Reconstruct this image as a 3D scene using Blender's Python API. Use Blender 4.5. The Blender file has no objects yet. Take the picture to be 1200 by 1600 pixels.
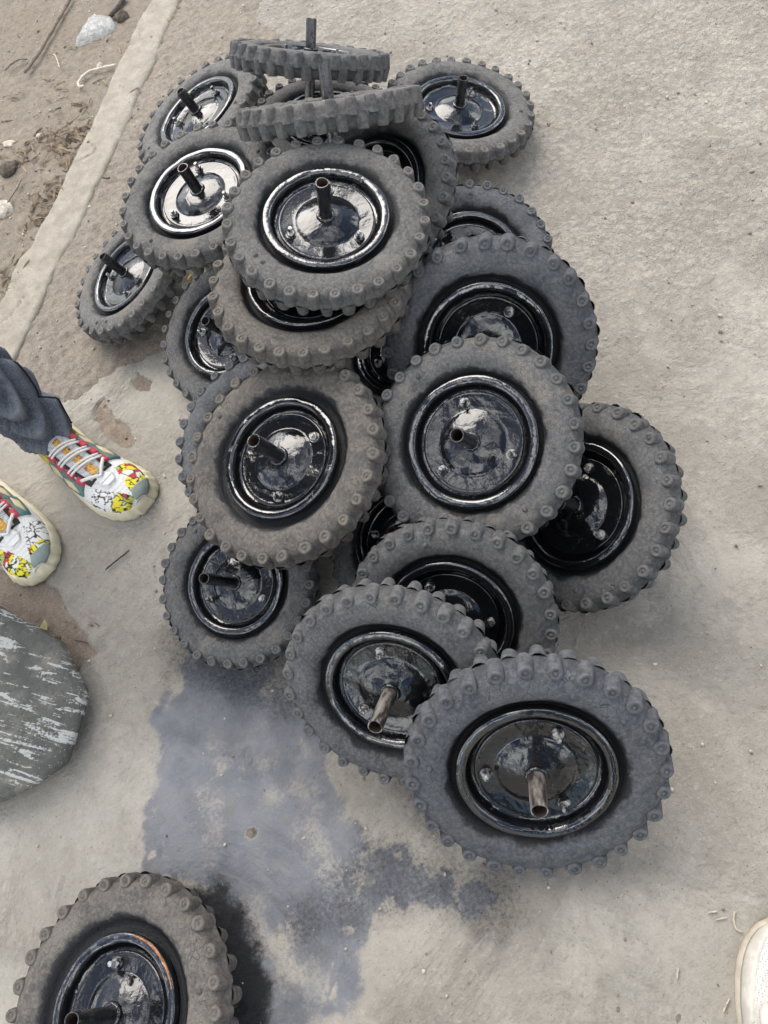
import bpy, bmesh, math, random
import numpy as np
from mathutils import Vector, Matrix

random.seed(7)
RNG = np.random.default_rng(11)
scene = bpy.context.scene
COL = scene.collection

# ------------------------------------------------------------------ camera
CAM_H = 1.2
PITCH, ROLL = math.radians(62), math.radians(28)
F_PX = 1200.0                                  # focal length in pixels of a 1200x1600 frame
g = np.array([math.cos(PITCH) * math.sin(ROLL), math.cos(PITCH) * math.cos(ROLL), math.sin(PITCH)])
up_c = -g
fw_c = np.array([0, 0, 1.0]) - g[2] * g
fw_c /= np.linalg.norm(fw_c)
rt_c = np.cross(fw_c, up_c)
MCW = np.stack([rt_c, fw_c, up_c])             # camera frame (right, down, forward) -> world


def gp(px, py, z=0.0):
    """point of the horizontal plane at height z on the ray of a photo pixel"""
    d = MCW @ np.array([(px - 600) / F_PX, (py - 800) / F_PX, 1.0])
    return d * ((z - CAM_H) / d[2]) + np.array([0, 0, CAM_H])


def gpl(pts, z=0.0):
    return np.array([gp(x, y, z)[:2] for x, y in pts])


cam_d = bpy.data.cameras.new('camera')
cam_d.sensor_fit = 'VERTICAL'
cam_d.sensor_height = 36.0
cam_d.lens = 36.0 * F_PX / 1600.0
cam_d.clip_start = 0.02
cam_d.clip_end = 500
cam = bpy.data.objects.new('camera', cam_d)
COL.objects.link(cam)
r_, d_, f_ = MCW[:, 0], MCW[:, 1], MCW[:, 2]
cam.matrix_world = Matrix(((r_[0], -d_[0], -f_[0], 0), (r_[1], -d_[1], -f_[1], 0),
                           (r_[2], -d_[2], -f_[2], CAM_H), (0, 0, 0, 1)))
scene.camera = cam

# ------------------------------------------------------------------ sky and sun
SUN_EL = math.radians(48)
s_img = MCW @ np.array([-0.45, -0.78, 0.0])    # light comes from the upper left of the picture
s_az = math.atan2(s_img[0], s_img[1])          # clockwise from +Y
world = bpy.data.worlds.new('World')
scene.world = world
world.use_nodes = True
wn = world.node_tree
wn.nodes.clear()
w_out = wn.nodes.new('ShaderNodeOutputWorld')
w_bg = wn.nodes.new('ShaderNodeBackground')
w_sky = wn.nodes.new('ShaderNodeTexSky')
w_sky.sky_type = 'NISHITA'
w_sky.sun_disc = False
w_sky.sun_elevation = SUN_EL
w_sky.sun_rotation = s_az
w_sky.dust_density = 2.0
w_tc = wn.nodes.new('ShaderNodeTexCoord')
w_ns = wn.nodes.new('ShaderNodeTexNoise')
w_ns.inputs['Scale'].default_value = 2.3
w_ns.inputs['Detail'].default_value = 7
w_ns.inputs['Roughness'].default_value = 0.56
w_ns.inputs['Distortion'].default_value = 0.35
w_rp = wn.nodes.new('ShaderNodeValToRGB')
w_rp.color_ramp.elements[0].position = 0.49
w_rp.color_ramp.elements[1].position = 0.63
w_mx = wn.nodes.new('ShaderNodeMix')
w_mx.data_type = 'RGBA'
CLOUD = 22.0
w_mx.inputs[7].default_value = (CLOUD, CLOUD * 1.0, CLOUD * 1.0, 1)
wn.links.new(w_tc.outputs['Generated'], w_ns.inputs['Vector'])
wn.links.new(w_ns.outputs['Fac'], w_rp.inputs['Fac'])
wn.links.new(w_rp.outputs['Color'], w_mx.inputs[0])
wn.links.new(w_sky.outputs['Color'], w_mx.inputs[6])
wn.links.new(w_mx.outputs[2], w_bg.inputs['Color'])
w_bg.inputs['Strength'].default_value = 0.10
wn.links.new(w_bg.outputs['Background'], w_out.inputs['Surface'])

sun_d = bpy.data.lights.new('sun', 'SUN')
sun_d.energy = 1.9
sun_d.angle = math.radians(45)
sun_d.color = (1.0, 0.95, 0.87)
sun = bpy.data.objects.new('sun', sun_d)
COL.objects.link(sun)
sv = Vector((math.sin(s_az) * math.cos(SUN_EL), math.cos(s_az) * math.cos(SUN_EL), math.sin(SUN_EL)))
sun.rotation_euler = (-sv).to_track_quat('-Z', 'Y').to_euler()
sun.location = sv * 20

scene.render.engine = 'CYCLES'
scene.cycles.use_denoising = True
scene.cycles.max_bounces = 6
scene.view_settings.view_transform = 'Standard'
scene.view_settings.look = 'None'
scene.view_settings.exposure = 0.88
scene.view_settings.gamma = 1.0
scene.view_settings.use_curve_mapping = False


# ------------------------------------------------------------------ numpy noise
def _hash(ix, iy, seed):
    h = (ix.astype(np.int64) * 374761393 + iy.astype(np.int64) * 668265263 + seed * 974634521) & 0xFFFFFFFF
    h = ((h ^ (h >> 13)) * 1274126177) & 0xFFFFFFFF
    h = h ^ (h >> 16)
    return (h & 0xFFFFFF) / float(0xFFFFFF)


def vnoise(x, y, seed=0):
    """value noise in -1..1"""
    ix, iy = np.floor(x), np.floor(y)
    fx, fy = x - ix, y - iy
    fx = fx * fx * fx * (fx * (fx * 6 - 15) + 10)
    fy = fy * fy * fy * (fy * (fy * 6 - 15) + 10)
    a, b = _hash(ix, iy, seed), _hash(ix + 1, iy, seed)
    c, d = _hash(ix, iy + 1, seed), _hash(ix + 1, iy + 1, seed)
    return 2 * ((a * (1 - fx) + b * fx) * (1 - fy) + (c * (1 - fx) + d * fx) * fy) - 1


def fbm(x, y, octv=4, seed=0, gain=0.5):
    s, a, t = 0.0, 1.0, 0.0
    for o in range(octv):
        s = s + a * vnoise(x * 2 ** o + 17.3 * o, y * 2 ** o - 9.1 * o, seed + o)
        t += a
        a *= gain
    return s / t


def worley(x, y, seed=0):
    """distance to nearest and second nearest cell point, and the cell's own random value"""
    ix, iy = np.floor(x), np.floor(y)
    f1 = np.full(x.shape, 9.0)
    f2 = np.full(x.shape, 9.0)
    cid = np.zeros(x.shape)
    for dx in (-1, 0, 1):
        for dy in (-1, 0, 1):
            cx, cy = ix + dx, iy + dy
            px = cx + _hash(cx, cy, seed)
            py = cy + _hash(cx, cy, seed + 7)
            d = np.hypot(px - x, py - y)
            near = d < f1
            f2 = np.where(near, f1, np.minimum(f2, d))
            cid = np.where(near, _hash(cx, cy, seed + 13), cid)
            f1 = np.where(near, d, f1)
    return f1, f2, cid


def wobble(x, y, seed):
    """cheap smooth wobble in -1..1 for single points"""
    return (math.sin(x * 1.7 + y * 2.3 + seed * 1.9) + 0.6 * math.sin(x * 3.9 - y * 3.1 + seed * 4.3)
            + 0.4 * math.sin(-x * 6.1 + y * 7.7 + seed * 2.7) + 0.25 * math.sin(x * 11.3 + y * 13.1 + seed * 7.1)) / 2.25


def sstep(a, b, x):
    t = np.clip((x - a) / (b - a), 0, 1)
    return t * t * (3 - 2 * t)


def poly_sd(x, y, poly):
    """signed distance to a polygon, positive inside"""
    d2 = np.full(x.shape, 1e9)
    ins = np.zeros(x.shape, bool)
    n = len(poly)
    for i in range(n):
        x0, y0 = poly[i]
        x1, y1 = poly[(i + 1) % n]
        ex, ey = x1 - x0, y1 - y0
        t = np.clip(((x - x0) * ex + (y - y0) * ey) / (ex * ex + ey * ey + 1e-12), 0, 1)
        d2 = np.minimum(d2, (x - x0 - t * ex) ** 2 + (y - y0 - t * ey) ** 2)
        if abs(ey) > 1e-12:
            ins ^= ((y0 > y) != (y1 > y)) & (x < x0 + (y - y0) / ey * ex)
    d = np.sqrt(d2)
    return np.where(ins, d, -d)


# ------------------------------------------------------------------ object helpers
def mesh_np(name, verts, faces, smooth=True):
    me = bpy.data.meshes.new(name)
    verts = np.asarray(verts, dtype=np.float32)
    if isinstance(faces, np.ndarray) and faces.ndim == 2:
        k = faces.shape[1]
        me.vertices.add(len(verts))
        me.vertices.foreach_set('co', verts.ravel())
        me.loops.add(faces.size)
        me.loops.foreach_set('vertex_index', faces.ravel().astype(np.int32))
        me.polygons.add(len(faces))
        me.polygons.foreach_set('loop_start', np.arange(0, faces.size, k, dtype=np.int32))
        me.update(calc_edges=True)
        me.validate()
    else:
        me.from_pydata([tuple(v) for v in verts], [], [tuple(int(i) for i in f) for f in faces])
        me.update()
    if smooth:
        me.polygons.foreach_set('use_smooth', np.ones(len(me.polygons), bool))
    return me


def link(name, me, mat=None, parent=None, loc=None, rot=None):
    o = bpy.data.objects.new(name, me)
    COL.objects.link(o)
    if mat is not None and me is not None and not me.materials:
        me.materials.append(mat)
    if parent is not None:
        o.parent = parent
    if loc is not None:
        o.location = loc
    if rot is not None:
        o.rotation_euler = rot
    return o


def tag(o, label=None, cat=None, group=None, kind=None):
    if label:
        o['label'] = label
    if cat:
        o['category'] = cat
    if group:
        o['group'] = group
    if kind:
        o['kind'] = kind
    return o


def empty(name, loc, label, cat, group=None):
    o = bpy.data.objects.new(name, None)
    COL.objects.link(o)
    o.location = loc
    o.empty_display_size = 0.05
    return tag(o, label, cat, group)


class MB:
    """collects quads and n-gons for one mesh"""

    def __init__(self):
        self.v, self.f = [], []

    def add(self, vs, fs):
        b = len(self.v)
        self.v += [tuple(p) for p in vs]
        self.f += [tuple(i + b for i in f) for f in fs]

    def rings(self, rings, cap0=False, cap1=False, close=True):
        n = len(rings[0])
        vs = [p for r in rings for p in r]
        fs = []
        for i in range(len(rings) - 1):
            for j in range(n if close else n - 1):
                k = (j + 1) % n
                fs.append((i * n + j, i * n + k, (i + 1) * n + k, (i + 1) * n + j))
        if cap0:
            fs.append(tuple(range(n))[::-1])
        if cap1:
            fs.append(tuple((len(rings) - 1) * n + j for j in range(n)))
        self.add(vs, fs)

    def lathe(self, prof, seg, fn=None, cap0=False, cap1=False):
        R = []
        for (r, z) in prof:
            ring = []
            for j in range(seg):
                a = 2 * math.pi * j / seg
                rr, zz = (r, z) if fn is None else fn(r, z, a)
                ring.append((rr * math.cos(a), rr * math.sin(a), zz))
            R.append(ring)
        self.rings(R, cap0, cap1)

    def tube(self, pts, rad, seg=8, caps=True):
        pts = [Vector(p) for p in pts]
        if not hasattr(rad, '__len__'):
            rad = [rad] * len(pts)
        t0 = (pts[1] - pts[0]).normalized()
        nrm = t0.orthogonal().normalized()
        R = []
        for i, p in enumerate(pts):
            t = (pts[min(i + 1, len(pts) - 1)] - pts[max(i - 1, 0)]).normalized()
            nrm = (nrm - t * nrm.dot(t)).normalized()
            bn = t.cross(nrm)
            R.append([p + (nrm * math.cos(a) + bn * math.sin(a)) * rad[i]
                      for a in (2 * math.pi * k / seg for k in range(seg))])
        self.rings(R, caps, caps)

    def mesh(self, name, smooth=True):
        me = mesh_np(name, np.array(self.v), self.f, smooth)
        bm = bmesh.new()
        bm.from_mesh(me)
        bmesh.ops.recalc_face_normals(bm, faces=bm.faces)
        bm.to_mesh(me)
        bm.free()
        return me


def sharp(me, ang=35):
    me.set_sharp_from_angle(angle=math.radians(ang))
    return me


# ------------------------------------------------------------------ material helpers
class NT:
    def __init__(self, name, disp=False):
        self.m = bpy.data.materials.new(name)
        self.m.use_nodes = True
        self.t = self.m.node_tree
        self.b = self.t.nodes['Principled BSDF']

    def n(self, kind, **kw):
        nd = self.t.nodes.new(kind)
        for k, v in kw.items():
            setattr(nd, k, v)
        return nd

    def put(self, sock, val):
        if val is None:
            return
        if isinstance(val, bpy.types.NodeSocket):
            self.t.links.new(val, sock)
        elif isinstance(val, (tuple, list)) and len(val) == 3 and sock.type == 'RGBA':
            sock.default_value = (*val, 1)
        else:
            sock.default_value = val

    def noise(self, vec, scale, detail=4, rough=0.5, dist=0.0, out='Fac'):
        nd = self.n('ShaderNodeTexNoise')
        self.put(nd.inputs['Vector'], vec)
        nd.inputs['Scale'].default_value = scale
        nd.inputs['Detail'].default_value = detail
        nd.inputs['Roughness'].default_value = rough
        nd.inputs['Distortion'].default_value = dist
        return nd.outputs[out]

    def voro(self, vec, scale, feature='F1', out='Distance', rand=1.0):
        nd = self.n('ShaderNodeTexVoronoi', feature=feature)
        self.put(nd.inputs['Vector'], vec)
        nd.inputs['Scale'].default_value = scale
        nd.inputs['Randomness'].default_value = rand
        return nd.outputs[out]

    def ramp(self, fac, a, b, lo=0.0, hi=1.0):
        nd = self.n('ShaderNodeMapRange', interpolation_type='SMOOTHSTEP')
        self.put(nd.inputs['Value'], fac)
        nd.inputs['From Min'].default_value = a
        nd.inputs['From Max'].default_value = b
        nd.inputs['To Min'].default_value = lo
        nd.inputs['To Max'].default_value = hi
        return nd.outputs['Result']

    def mix(self, fac, a, b, mode='MIX'):
        nd = self.n('ShaderNodeMix', data_type='RGBA', blend_type=mode)
        self.put(nd.inputs[0], fac)
        self.put(nd.inputs[6], a)
        self.put(nd.inputs[7], b)
        return nd.outputs[2]

    def math(self, op, a, b=None, c=None):
        nd = self.n('ShaderNodeMath', operation=op)
        self.put(nd.inputs[0], a)
        if b is not None:
            self.put(nd.inputs[1], b)
        if c is not None:
            self.put(nd.inputs[2], c)
        return nd.outputs[0]

    def bump(self, h, strength, dist, normal=None):
        nd = self.n('ShaderNodeBump')
        nd.inputs['Strength'].default_value = strength
        nd.inputs['Distance'].default_value = dist
        self.put(nd.inputs['Height'], h)
        if normal is not None:
            self.put(nd.inputs['Normal'], normal)
        return nd.outputs['Normal']

    def coord(self, out='Object'):
        return self.n('ShaderNodeTexCoord').outputs[out]

    def rand(self):
        return self.n('ShaderNodeObjectInfo').outputs['Random']

    def ocol(self):
        return self.n('ShaderNodeObjectInfo').outputs['Color']

    def attr(self, name, out='Color'):
        return self.n('ShaderNodeAttribute', attribute_name=name).outputs[out]

    def vadd(self, v, s):
        """shift a vector by a scalar, so that copies of an object differ"""
        nd = self.n('ShaderNodeVectorMath', operation='ADD')
        cb = self.n('ShaderNodeCombineXYZ')
        for i, k in enumerate((37.0, 23.0, 51.0)):
            self.put(cb.inputs[i], self.math('MULTIPLY', s, k))
        self.put(nd.inputs[0], v)
        self.put(nd.inputs[1], cb.outputs[0])
        return nd.outputs[0]

    def sep(self, v):
        nd = self.n('ShaderNodeSeparateXYZ')
        self.put(nd.inputs[0], v)
        return nd.outputs

    def scale(self, v, s):
        nd = self.n('ShaderNodeMapping')
        self.put(nd.inputs['Vector'], v)
        nd.inputs['Scale'].default_value = s
        return nd.outputs[0]

    def done(self, base=None, rough=None, normal=None, spec=None, metal=None, ior=None):
        if base is not None:
            self.put(self.b.inputs['Base Color'], base)
        if rough is not None:
            self.put(self.b.inputs['Roughness'], rough)
        if normal is not None:
            self.put(self.b.inputs['Normal'], normal)
        if spec is not None:
            self.put(self.b.inputs['Specular IOR Level'], spec)
        if metal is not None:
            self.put(self.b.inputs['Metallic'], metal)
        if ior is not None:
            self.put(self.b.inputs['IOR'], ior)
        return self.m


def simple(name, col, rough=0.7, var=0.25, scale=60, bump=0.2, bdist=0.001, spec=0.4):
    k = NT(name)
    c = k.vadd(k.coord(), k.rand())
    nz = k.noise(c, scale, 5, 0.6)
    dark = tuple(x * (1 - var) for x in col)
    lite = tuple(min(1, x * (1 + var)) for x in col)
    base = k.mix(k.ramp(nz, 0.3, 0.7), dark, lite)
    return k.done(base, rough, k.bump(nz, bump, bdist), spec)


# ------------------------------------------------------------------ ground: bare earth, concrete slab, kerb strip
def axis_vals(lo, hi, step, far):
    a = np.arange(lo, hi + step * 0.5, step)
    out, s = [], step
    p = a[-1]
    while p < far:
        s *= 1.35
        p += s
        out.append(p)
    inn, s = [], step
    p = a[0]
    while p > -far:
        s *= 1.35
        p -= s
        inn.append(p)
    return np.concatenate([inn[::-1], a, out])


def sheet(name, xs, ys, fn, mat, keep=None):
    X, Y = np.meshgrid(xs, ys)
    Z, attrs = fn(X, Y)
    nx, ny = len(xs), len(ys)
    idx = np.arange(nx * ny).reshape(ny, nx)
    F = np.stack([idx[:-1, :-1], idx[:-1, 1:], idx[1:, 1:], idx[1:, :-1]], -1).reshape(-1, 4)
    V = np.stack([X, Y, Z], -1).reshape(-1, 3)
    A = np.stack([np.clip(a, 0, 1) for a in attrs], -1).reshape(-1, 4)
    if keep is not None:
        kp = keep(X, Y).reshape(-1)
        F = F[kp[F].all(1)]
        used = np.unique(F)
        remap = -np.ones(len(V), int)
        remap[used] = np.arange(len(used))
        V, A, F = V[used], A[used], remap[F]
    me = mesh_np(name, V, F)
    at = me.color_attributes.new('mask', 'FLOAT_COLOR', 'POINT')
    at.data.foreach_set('color', A.astype(np.float32).ravel())
    o = link(name, me, mat)
    tag(o, kind='structure')
    return o


# outlines read off the photograph's ground, as polygons on the ground plane
KERB_L = [(300, -110), (240, 0), (222, 25), (208, 55), (200, 78), (182, 108), (165, 150), (140, 205), (118, 245),
          (100, 285), (82, 325), (58, 365), (50, 388), (33, 402), (22, 425), (8, 465), (-22, 505), (-80, 600), (-200, 800)]
KERB_R = [(345, -110), (280, 0), (266, 30), (252, 60), (240, 98), (218, 138), (206, 176), (190, 208), (176, 240),
          (160, 270), (146, 300), (130, 340), (112, 378), (96, 400), (78, 440), (62, 480), (40, 525), (-20, 640), (-130, 850)]
rough_poly = gpl([(345, -110), (430, -60), (408, 0), (393, 22), (398, 38), (428, 44), (436, 56), (424, 66), (398, 74),
                  (400, 120), (360, 250), (330, 400), (285, 470), (262, 540), (228, 556), (205, 566), (182, 574), (158, 588),
                  (140, 607), (118, 622), (70, 640), (20, 660), (-60, 740), (-130, 850), (-20, 640), (40, 525), (62, 480),
                  (96, 400), (146, 300), (190, 208), (240, 98), (280, 0)])
road_poly = np.concatenate([gpl(KERB_L), np.array([[-9.0, 0.8], [-9, 14], [1.0, 14]])])
pit_polys = [gpl([(150, 626), (148, 652), (160, 668), (180, 686), (202, 702), (213, 693), (202, 678), (190, 664),
                  (176, 660), (172, 642), (162, 624)]),
             gpl([(209, 600), (214, 584), (236, 596), (232, 607), (218, 611)]),
             gpl([(-60, 880), (60, 905), (95, 926), (98, 946), (112, 966), (128, 984), (135, 1000), (138, 1012),
                  (156, 1020), (128, 1032), (118, 1060), (60, 1080), (-120, 1060)])]


def slab_sd(X, Y):
    """distance inside the concrete, broken up along its edge"""
    w = 0.020 * fbm(X * 12, Y * 12, 4, 3) + 0.010 * fbm(X * 55, Y * 55, 3, 5)
    d = -poly_sd(X, Y, rough_poly) + w
    d = np.minimum(d, -poly_sd(X, Y, road_poly) - 0.03)
    for p in pit_polys:
        d = np.minimum(d, -poly_sd(X, Y, p) + w * 0.5)
    return d


def dirt_fn(X, Y):
    n1 = fbm(X * 2.3, Y * 2.3, 4, 21)
    n2 = fbm(X * 13, Y * 13, 4, 22)
    n3 = fbm(X * 55, Y * 55, 3, 23)
    f1, f2, cid = worley(X * 42, Y * 42, 31)
    lump = np.clip(0.55 - f1, 0, 1) * (cid > 0.7)
    rp = sstep(-0.02, 0.02, poly_sd(X, Y, rough_poly))
    ridge = np.abs(fbm(X * 9, Y * 9, 4, 27))
    Z = -0.0055 + 0.0025 * n1 + 0.003 * n2 + 0.0016 * n3 + 0.007 * lump
    Z = Z + rp * (0.004 + 0.007 * np.maximum(0, 0.25 - ridge) * 2 * sstep(-0.3, 0.5, n1 + 0.5 * n2) + 0.002 * n3)
    for p in pit_polys:
        Z = Z - 0.0005 * sstep(-0.01, 0.02, poly_sd(X, Y, p))
    far = np.hypot(X, Y - 1) > 6
    Z = np.where(far, -0.03, Z)
    moist = sstep(-0.2, 0.5, fbm(X * 1.5, Y * 1.5, 3, 41) + 0.3 * n2)
    red = sstep(0.0, 0.5, fbm(X * 4, Y * 4, 3, 43))
    soil = np.zeros(X.shape)
    for p in pit_polys:
        soil = np.maximum(soil, sstep(-0.02, 0.02, poly_sd(X, Y, p)))
    return Z, (rp, moist, red, soil)


k = NT('dry_earth')
c = k.coord()
mk = k.attr('mask')
ms = k.sep(mk)
al = k.attr('mask', 'Alpha')
fine = k.noise(c, 420, 5, 0.65)
mid = k.noise(c, 60, 5, 0.6)
base = k.mix(k.ramp(mid, 0.3, 0.7), (0.180, 0.152, 0.120), (0.262, 0.226, 0.184))
base = k.mix(k.math('MULTIPLY', ms[1], 0.45), base, (0.175, 0.133, 0.10))
base = k.mix(k.math('MULTIPLY', ms[0], 0.75), base, k.mix(k.ramp(mid, 0.35, 0.65), (0.205, 0.176, 0.143), (0.325, 0.290, 0.243)))
base = k.mix(k.math('MULTIPLY', al, 0.7), base, k.mix(k.ramp(mid, 0.3, 0.7), (0.19, 0.14, 0.105), (0.29, 0.22, 0.17)))
base = k.mix(k.ramp(fine, 0.28, 0.75), k.mix(0.45, base, (0.10, 0.08, 0.06)), k.mix(0.25, base, (0.5, 0.44, 0.36)))
grit = k.voro(c, 150)
base = k.mix(k.ramp(grit, 0.16, 0.06), base, k.mix(k.voro(c, 150, out='Color'), (0.16, 0.12, 0.09), (0.58, 0.53, 0.46)))
cr = k.noise(c, 26, 7, 0.72)
base = k.mix(k.ramp(cr, 0.28, 0.47, 0.6, 0), base, (0.105, 0.082, 0.062))
base = k.mix(k.ramp(cr, 0.56, 0.74, 0, 0.5), base, (0.40, 0.35, 0.285))
hh = k.math('ADD', k.math('ADD', k.math('MULTIPLY', fine, 0.6), k.math('MULTIPLY', cr, 3.0)), k.math('MULTIPLY', mid, 1.6))
hh = k.math('ADD', hh, k.ramp(grit, 0.3, 0.0, 0, 0.5))
EARTH = k.done(base, 0.95, k.bump(hh, 0.75, 0.004), 0.2)

xs = axis_vals(-1.15, 1.55, 0.009, 90)
ys = axis_vals(-0.6, 3.25, 0.009, 90)
sheet('dirt_ground', xs, ys, dirt_fn, EARTH)

# marks on the slab
stain_poly = gpl([(262, 1085), (232, 1130), (238, 1250), (224, 1368), (300, 1400), (352, 1480), (362, 1700), (505, 1700),
                  (520, 1600), (545, 1500), (566, 1440), (545, 1405), (552, 1370), (572, 1325), (560, 1288), (536, 1250),
                  (520, 1228), (500, 1180), (480, 1150), (450, 1085), (400, 1050), (320, 1030)])
stain2 = [(gp(608, 1358), 0.028), (gp(648, 1375), 0.026), (gp(690, 1388), 0.022), (gp(590, 1395), 0.02),
          (gp(735, 1395), 0.016), (gp(500, 1130), 0.05), (gp(350, 1060), 0.09), (gp(290, 1150), 0.05),
          (gp(70, 1420), 0.016), (gp(78, 1400), 0.012)]
gaps = [(gp(330, 1240), gp(328, 1330), 0.014), (gp(390, 1440), gp(465, 1540), 0.030), (gp(480, 1290), gp(520, 1350), 0.026),
        (gp(345, 1160), gp(420, 1200), 0.02), (gp(540, 1190), gp(556, 1240), 0.012), (gp(425, 1245), gp(470, 1230), 0.018),
        (gp(440, 1480), gp(480, 1560), 0.012)]
black_seg = [(gp(325, 1408), gp(370, 1480), 0.020), (gp(370, 1480), gp(388, 1560), 0.026), (gp(388, 1550), gp(385, 1700), 0.030),
             (gp(270, 1385), gp(330, 1405), 0.010)]
dark_seg = [(gp(300, 1010), gp(450, 1060), 0.07), (gp(590, 1345), gp(760, 1400), 0.045), (gp(640, 1220), gp(720, 1370), 0.03),
            (gp(560, 1370), gp(620, 1400), 0.03), (gp(480, 1440), gp(540, 1420), 0.03)]
pale_poly = gpl([(508, 1168), (520, 1162), (540, 1185), (545, 1225), (532, 1240), (516, 1215)])


def seg_d(X, Y, a, b):
    ex, ey = b[0] - a[0], b[1] - a[1]
    t = np.clip(((X - a[0]) * ex + (Y - a[1]) * ey) / (ex * ex + ey * ey + 1e-9), 0, 1)
    return np.hypot(X - a[0] - t * ex, Y - a[1] - t * ey)


def slab_fn(X, Y):
    sd = slab_sd(X, Y)
    n1 = fbm(X * 1.7, Y * 1.7, 4, 51)
    n2 = fbm(X * 9, Y * 9, 4, 52)
    n3 = fbm(X * 38, Y * 38, 4, 53)
    n4 = fbm(X * 120, Y * 120, 3, 54)
    # worn, scaly concrete on the far right, smoother where people work
    worn = sstep(-0.05, 0.5, (X * 0.75 + (Y - 0.75) * 0.45) + 0.45 * n1)
    f1, f2, cid = worley(X * 62 + n3, Y * 62 + n4, 61)
    stone = np.clip(0.5 - f1, 0, 1) * (cid > 0.72)
    f1, f2, cid = worley(X * 31 + n3, Y * 31, 62)
    stone = stone + 1.6 * np.clip(0.34 - f1, 0, 1) * (cid > 0.88)
    Z = 0.0012 * n1 + worn * (0.0024 * n2 + 0.0030 * n3 + 0.0034 * stone + 0.0018 * n4) + (1 - worn) * (0.0009 * n3 + 0.0007 * n4)
    Z = np.where(np.hypot(X, Y - 1) > 6, 0.0, Z)
    Z = Z - 0.016 * (1 - sstep(-0.0065, 0.0015, sd + 0.003 * n4)) - 0.0020 * (1 - sstep(0.0, 0.02, sd + 0.012 * n3))
    # paint film
    jag = 0.020 * n2 + 0.016 * n3
    st = sstep(-0.022, 0.022, poly_sd(X, Y, stain_poly) + jag * 1.5)
    for p, r in stain2:
        st = np.maximum(st, sstep(-0.010, 0.012, r - np.hypot(X - p[0], Y - p[1]) + jag * 1.3))
    st = st * (0.90 + 0.22 * n2 + 0.16 * n1)
    for a, b, r in gaps:
        st = st * (1 - 0.34 * sstep(-0.03, 0.02, r * 0.6 - seg_d(X, Y, a, b) + jag * 1.6))
    pits = sstep(0.52, 0.62, fbm(X * 24, Y * 24, 3, 58) + 0.25 * n4)
    st = st * (1 - 0.8 * pits * sstep(0.05, 0.0, poly_sd(X, Y, stain_poly)))
    bl = np.zeros(X.shape)
    for a, b, r in black_seg:
        bl = np.maximum(bl, sstep(-0.03, 0.016, r - seg_d(X, Y, a, b) + jag))
    dk = np.zeros(X.shape)
    for a, b, r in dark_seg:
        dk = np.maximum(dk, 0.75 * sstep(-0.06, 0.04, r - seg_d(X, Y, a, b) + jag))
    hole = gp(392, 1301)
    ph = sstep(-0.003, 0.004, 0.010 - np.hypot((X - hole[0]), (Y - hole[1])) + 0.004 * n3)
    Z = Z - 0.004 * ph
    dk = np.maximum(dk, 0.95 * ph)
    st = st * (1 - ph)
    pale = sstep(-0.004, 0.006, poly_sd(X, Y, pale_poly) + 0.006 * n3)
    st = st * (1 - 0.7 * pale)
    bl = np.maximum(bl, dk * 0.72)
    # thin cement skin still whole in smooth patches, tan where it has worn off
    skin = sstep(-0.12, 0.18, n1 + 0.45 * n2 - 0.35 * worn + 0.1)
    skin = np.maximum(skin, pale)
    return Z, (st, bl, skin, worn)


k = NT('worn_concrete')
c = k.coord()
ms = k.sep(k.attr('mask'))
wr = k.attr('mask', 'Alpha')
f0 = k.noise(c, 560, 5, 0.8)
f1 = k.noise(c, 150, 8, 0.78)
f2 = k.noise(c, 34, 6, 0.62)
f3 = k.noise(c, 5, 5, 0.6)
base = k.mix(k.ramp(f3, 0.32, 0.68), (0.315, 0.288, 0.244), (0.430, 0.398, 0.342))
base = k.mix(k.math('MULTIPLY', ms[2], 0.40), base, (0.370, 0.352, 0.310))
base = k.mix(k.math('MULTIPLY', wr, k.ramp(f2, 0.45, 0.7, 0, 0.55)), base, (0.43, 0.365, 0.285))
base = k.mix(k.ramp(f2, 0.25, 0.48, 0.4, 0), base, (0.22, 0.19, 0.155))
blot = k.noise(c, 1.6, 6, 0.62, 0.4)
base = k.mix(k.ramp(blot, 0.42, 0.60, 0.30, 0), base, (0.235, 0.212, 0.185))
base = k.mix(k.ramp(blot, 0.55, 0.72, 0, 0.35), base, (0.46, 0.43, 0.375))
g1 = k.noise(c, 62, 8, 0.72)
g2 = k.voro(k.vadd(c, k.math('MULTIPLY', g1, 0.0006)), 75)
base = k.mix(k.ramp(g1, 0.30, 0.50, 0.45, 0), base, (0.205, 0.180, 0.150))
base = k.mix(k.ramp(g1, 0.55, 0.72, 0, 0.55), base, (0.52, 0.485, 0.43))
base = k.mix(k.math('MULTIPLY', k.ramp(g2, 0.52, 0.72), k.math('MULTIPLY_ADD', wr, 0.16, 0.08)), base, (0.17, 0.15, 0.125))
# the aggregate showing through
agg = k.voro(k.scale(c, (1, 1, 0.4)), 210)
aggc = k.voro(k.scale(c, (1, 1, 0.4)), 210, out='Color')
base = k.mix(k.math('MULTIPLY', k.ramp(agg, 0.42, 0.25), k.ramp(f1, 0.42, 0.6, 0, 0.35)), base,
             k.mix(k.sep(aggc)[0], (0.20, 0.175, 0.15), (0.55, 0.51, 0.45)))
base = k.mix(k.ramp(f1, 0.30, 0.47, 0.7, 0), base, (0.165, 0.143, 0.118))
base = k.mix(k.ramp(f0, 0.30, 0.46, 0.4, 0), base, (0.15, 0.13, 0.11))
base = k.mix(k.ramp(f0, 0.60, 0.76, 0, 0.6), base, (0.58, 0.54, 0.48))
pep = k.voro(c, 95)
base = k.mix(k.math('MULTIPLY', k.ramp(pep, 0.11, 0.05), k.ramp(k.noise(c, 12, 2), 0.45, 0.6)), base, (0.06, 0.055, 0.05))
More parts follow.
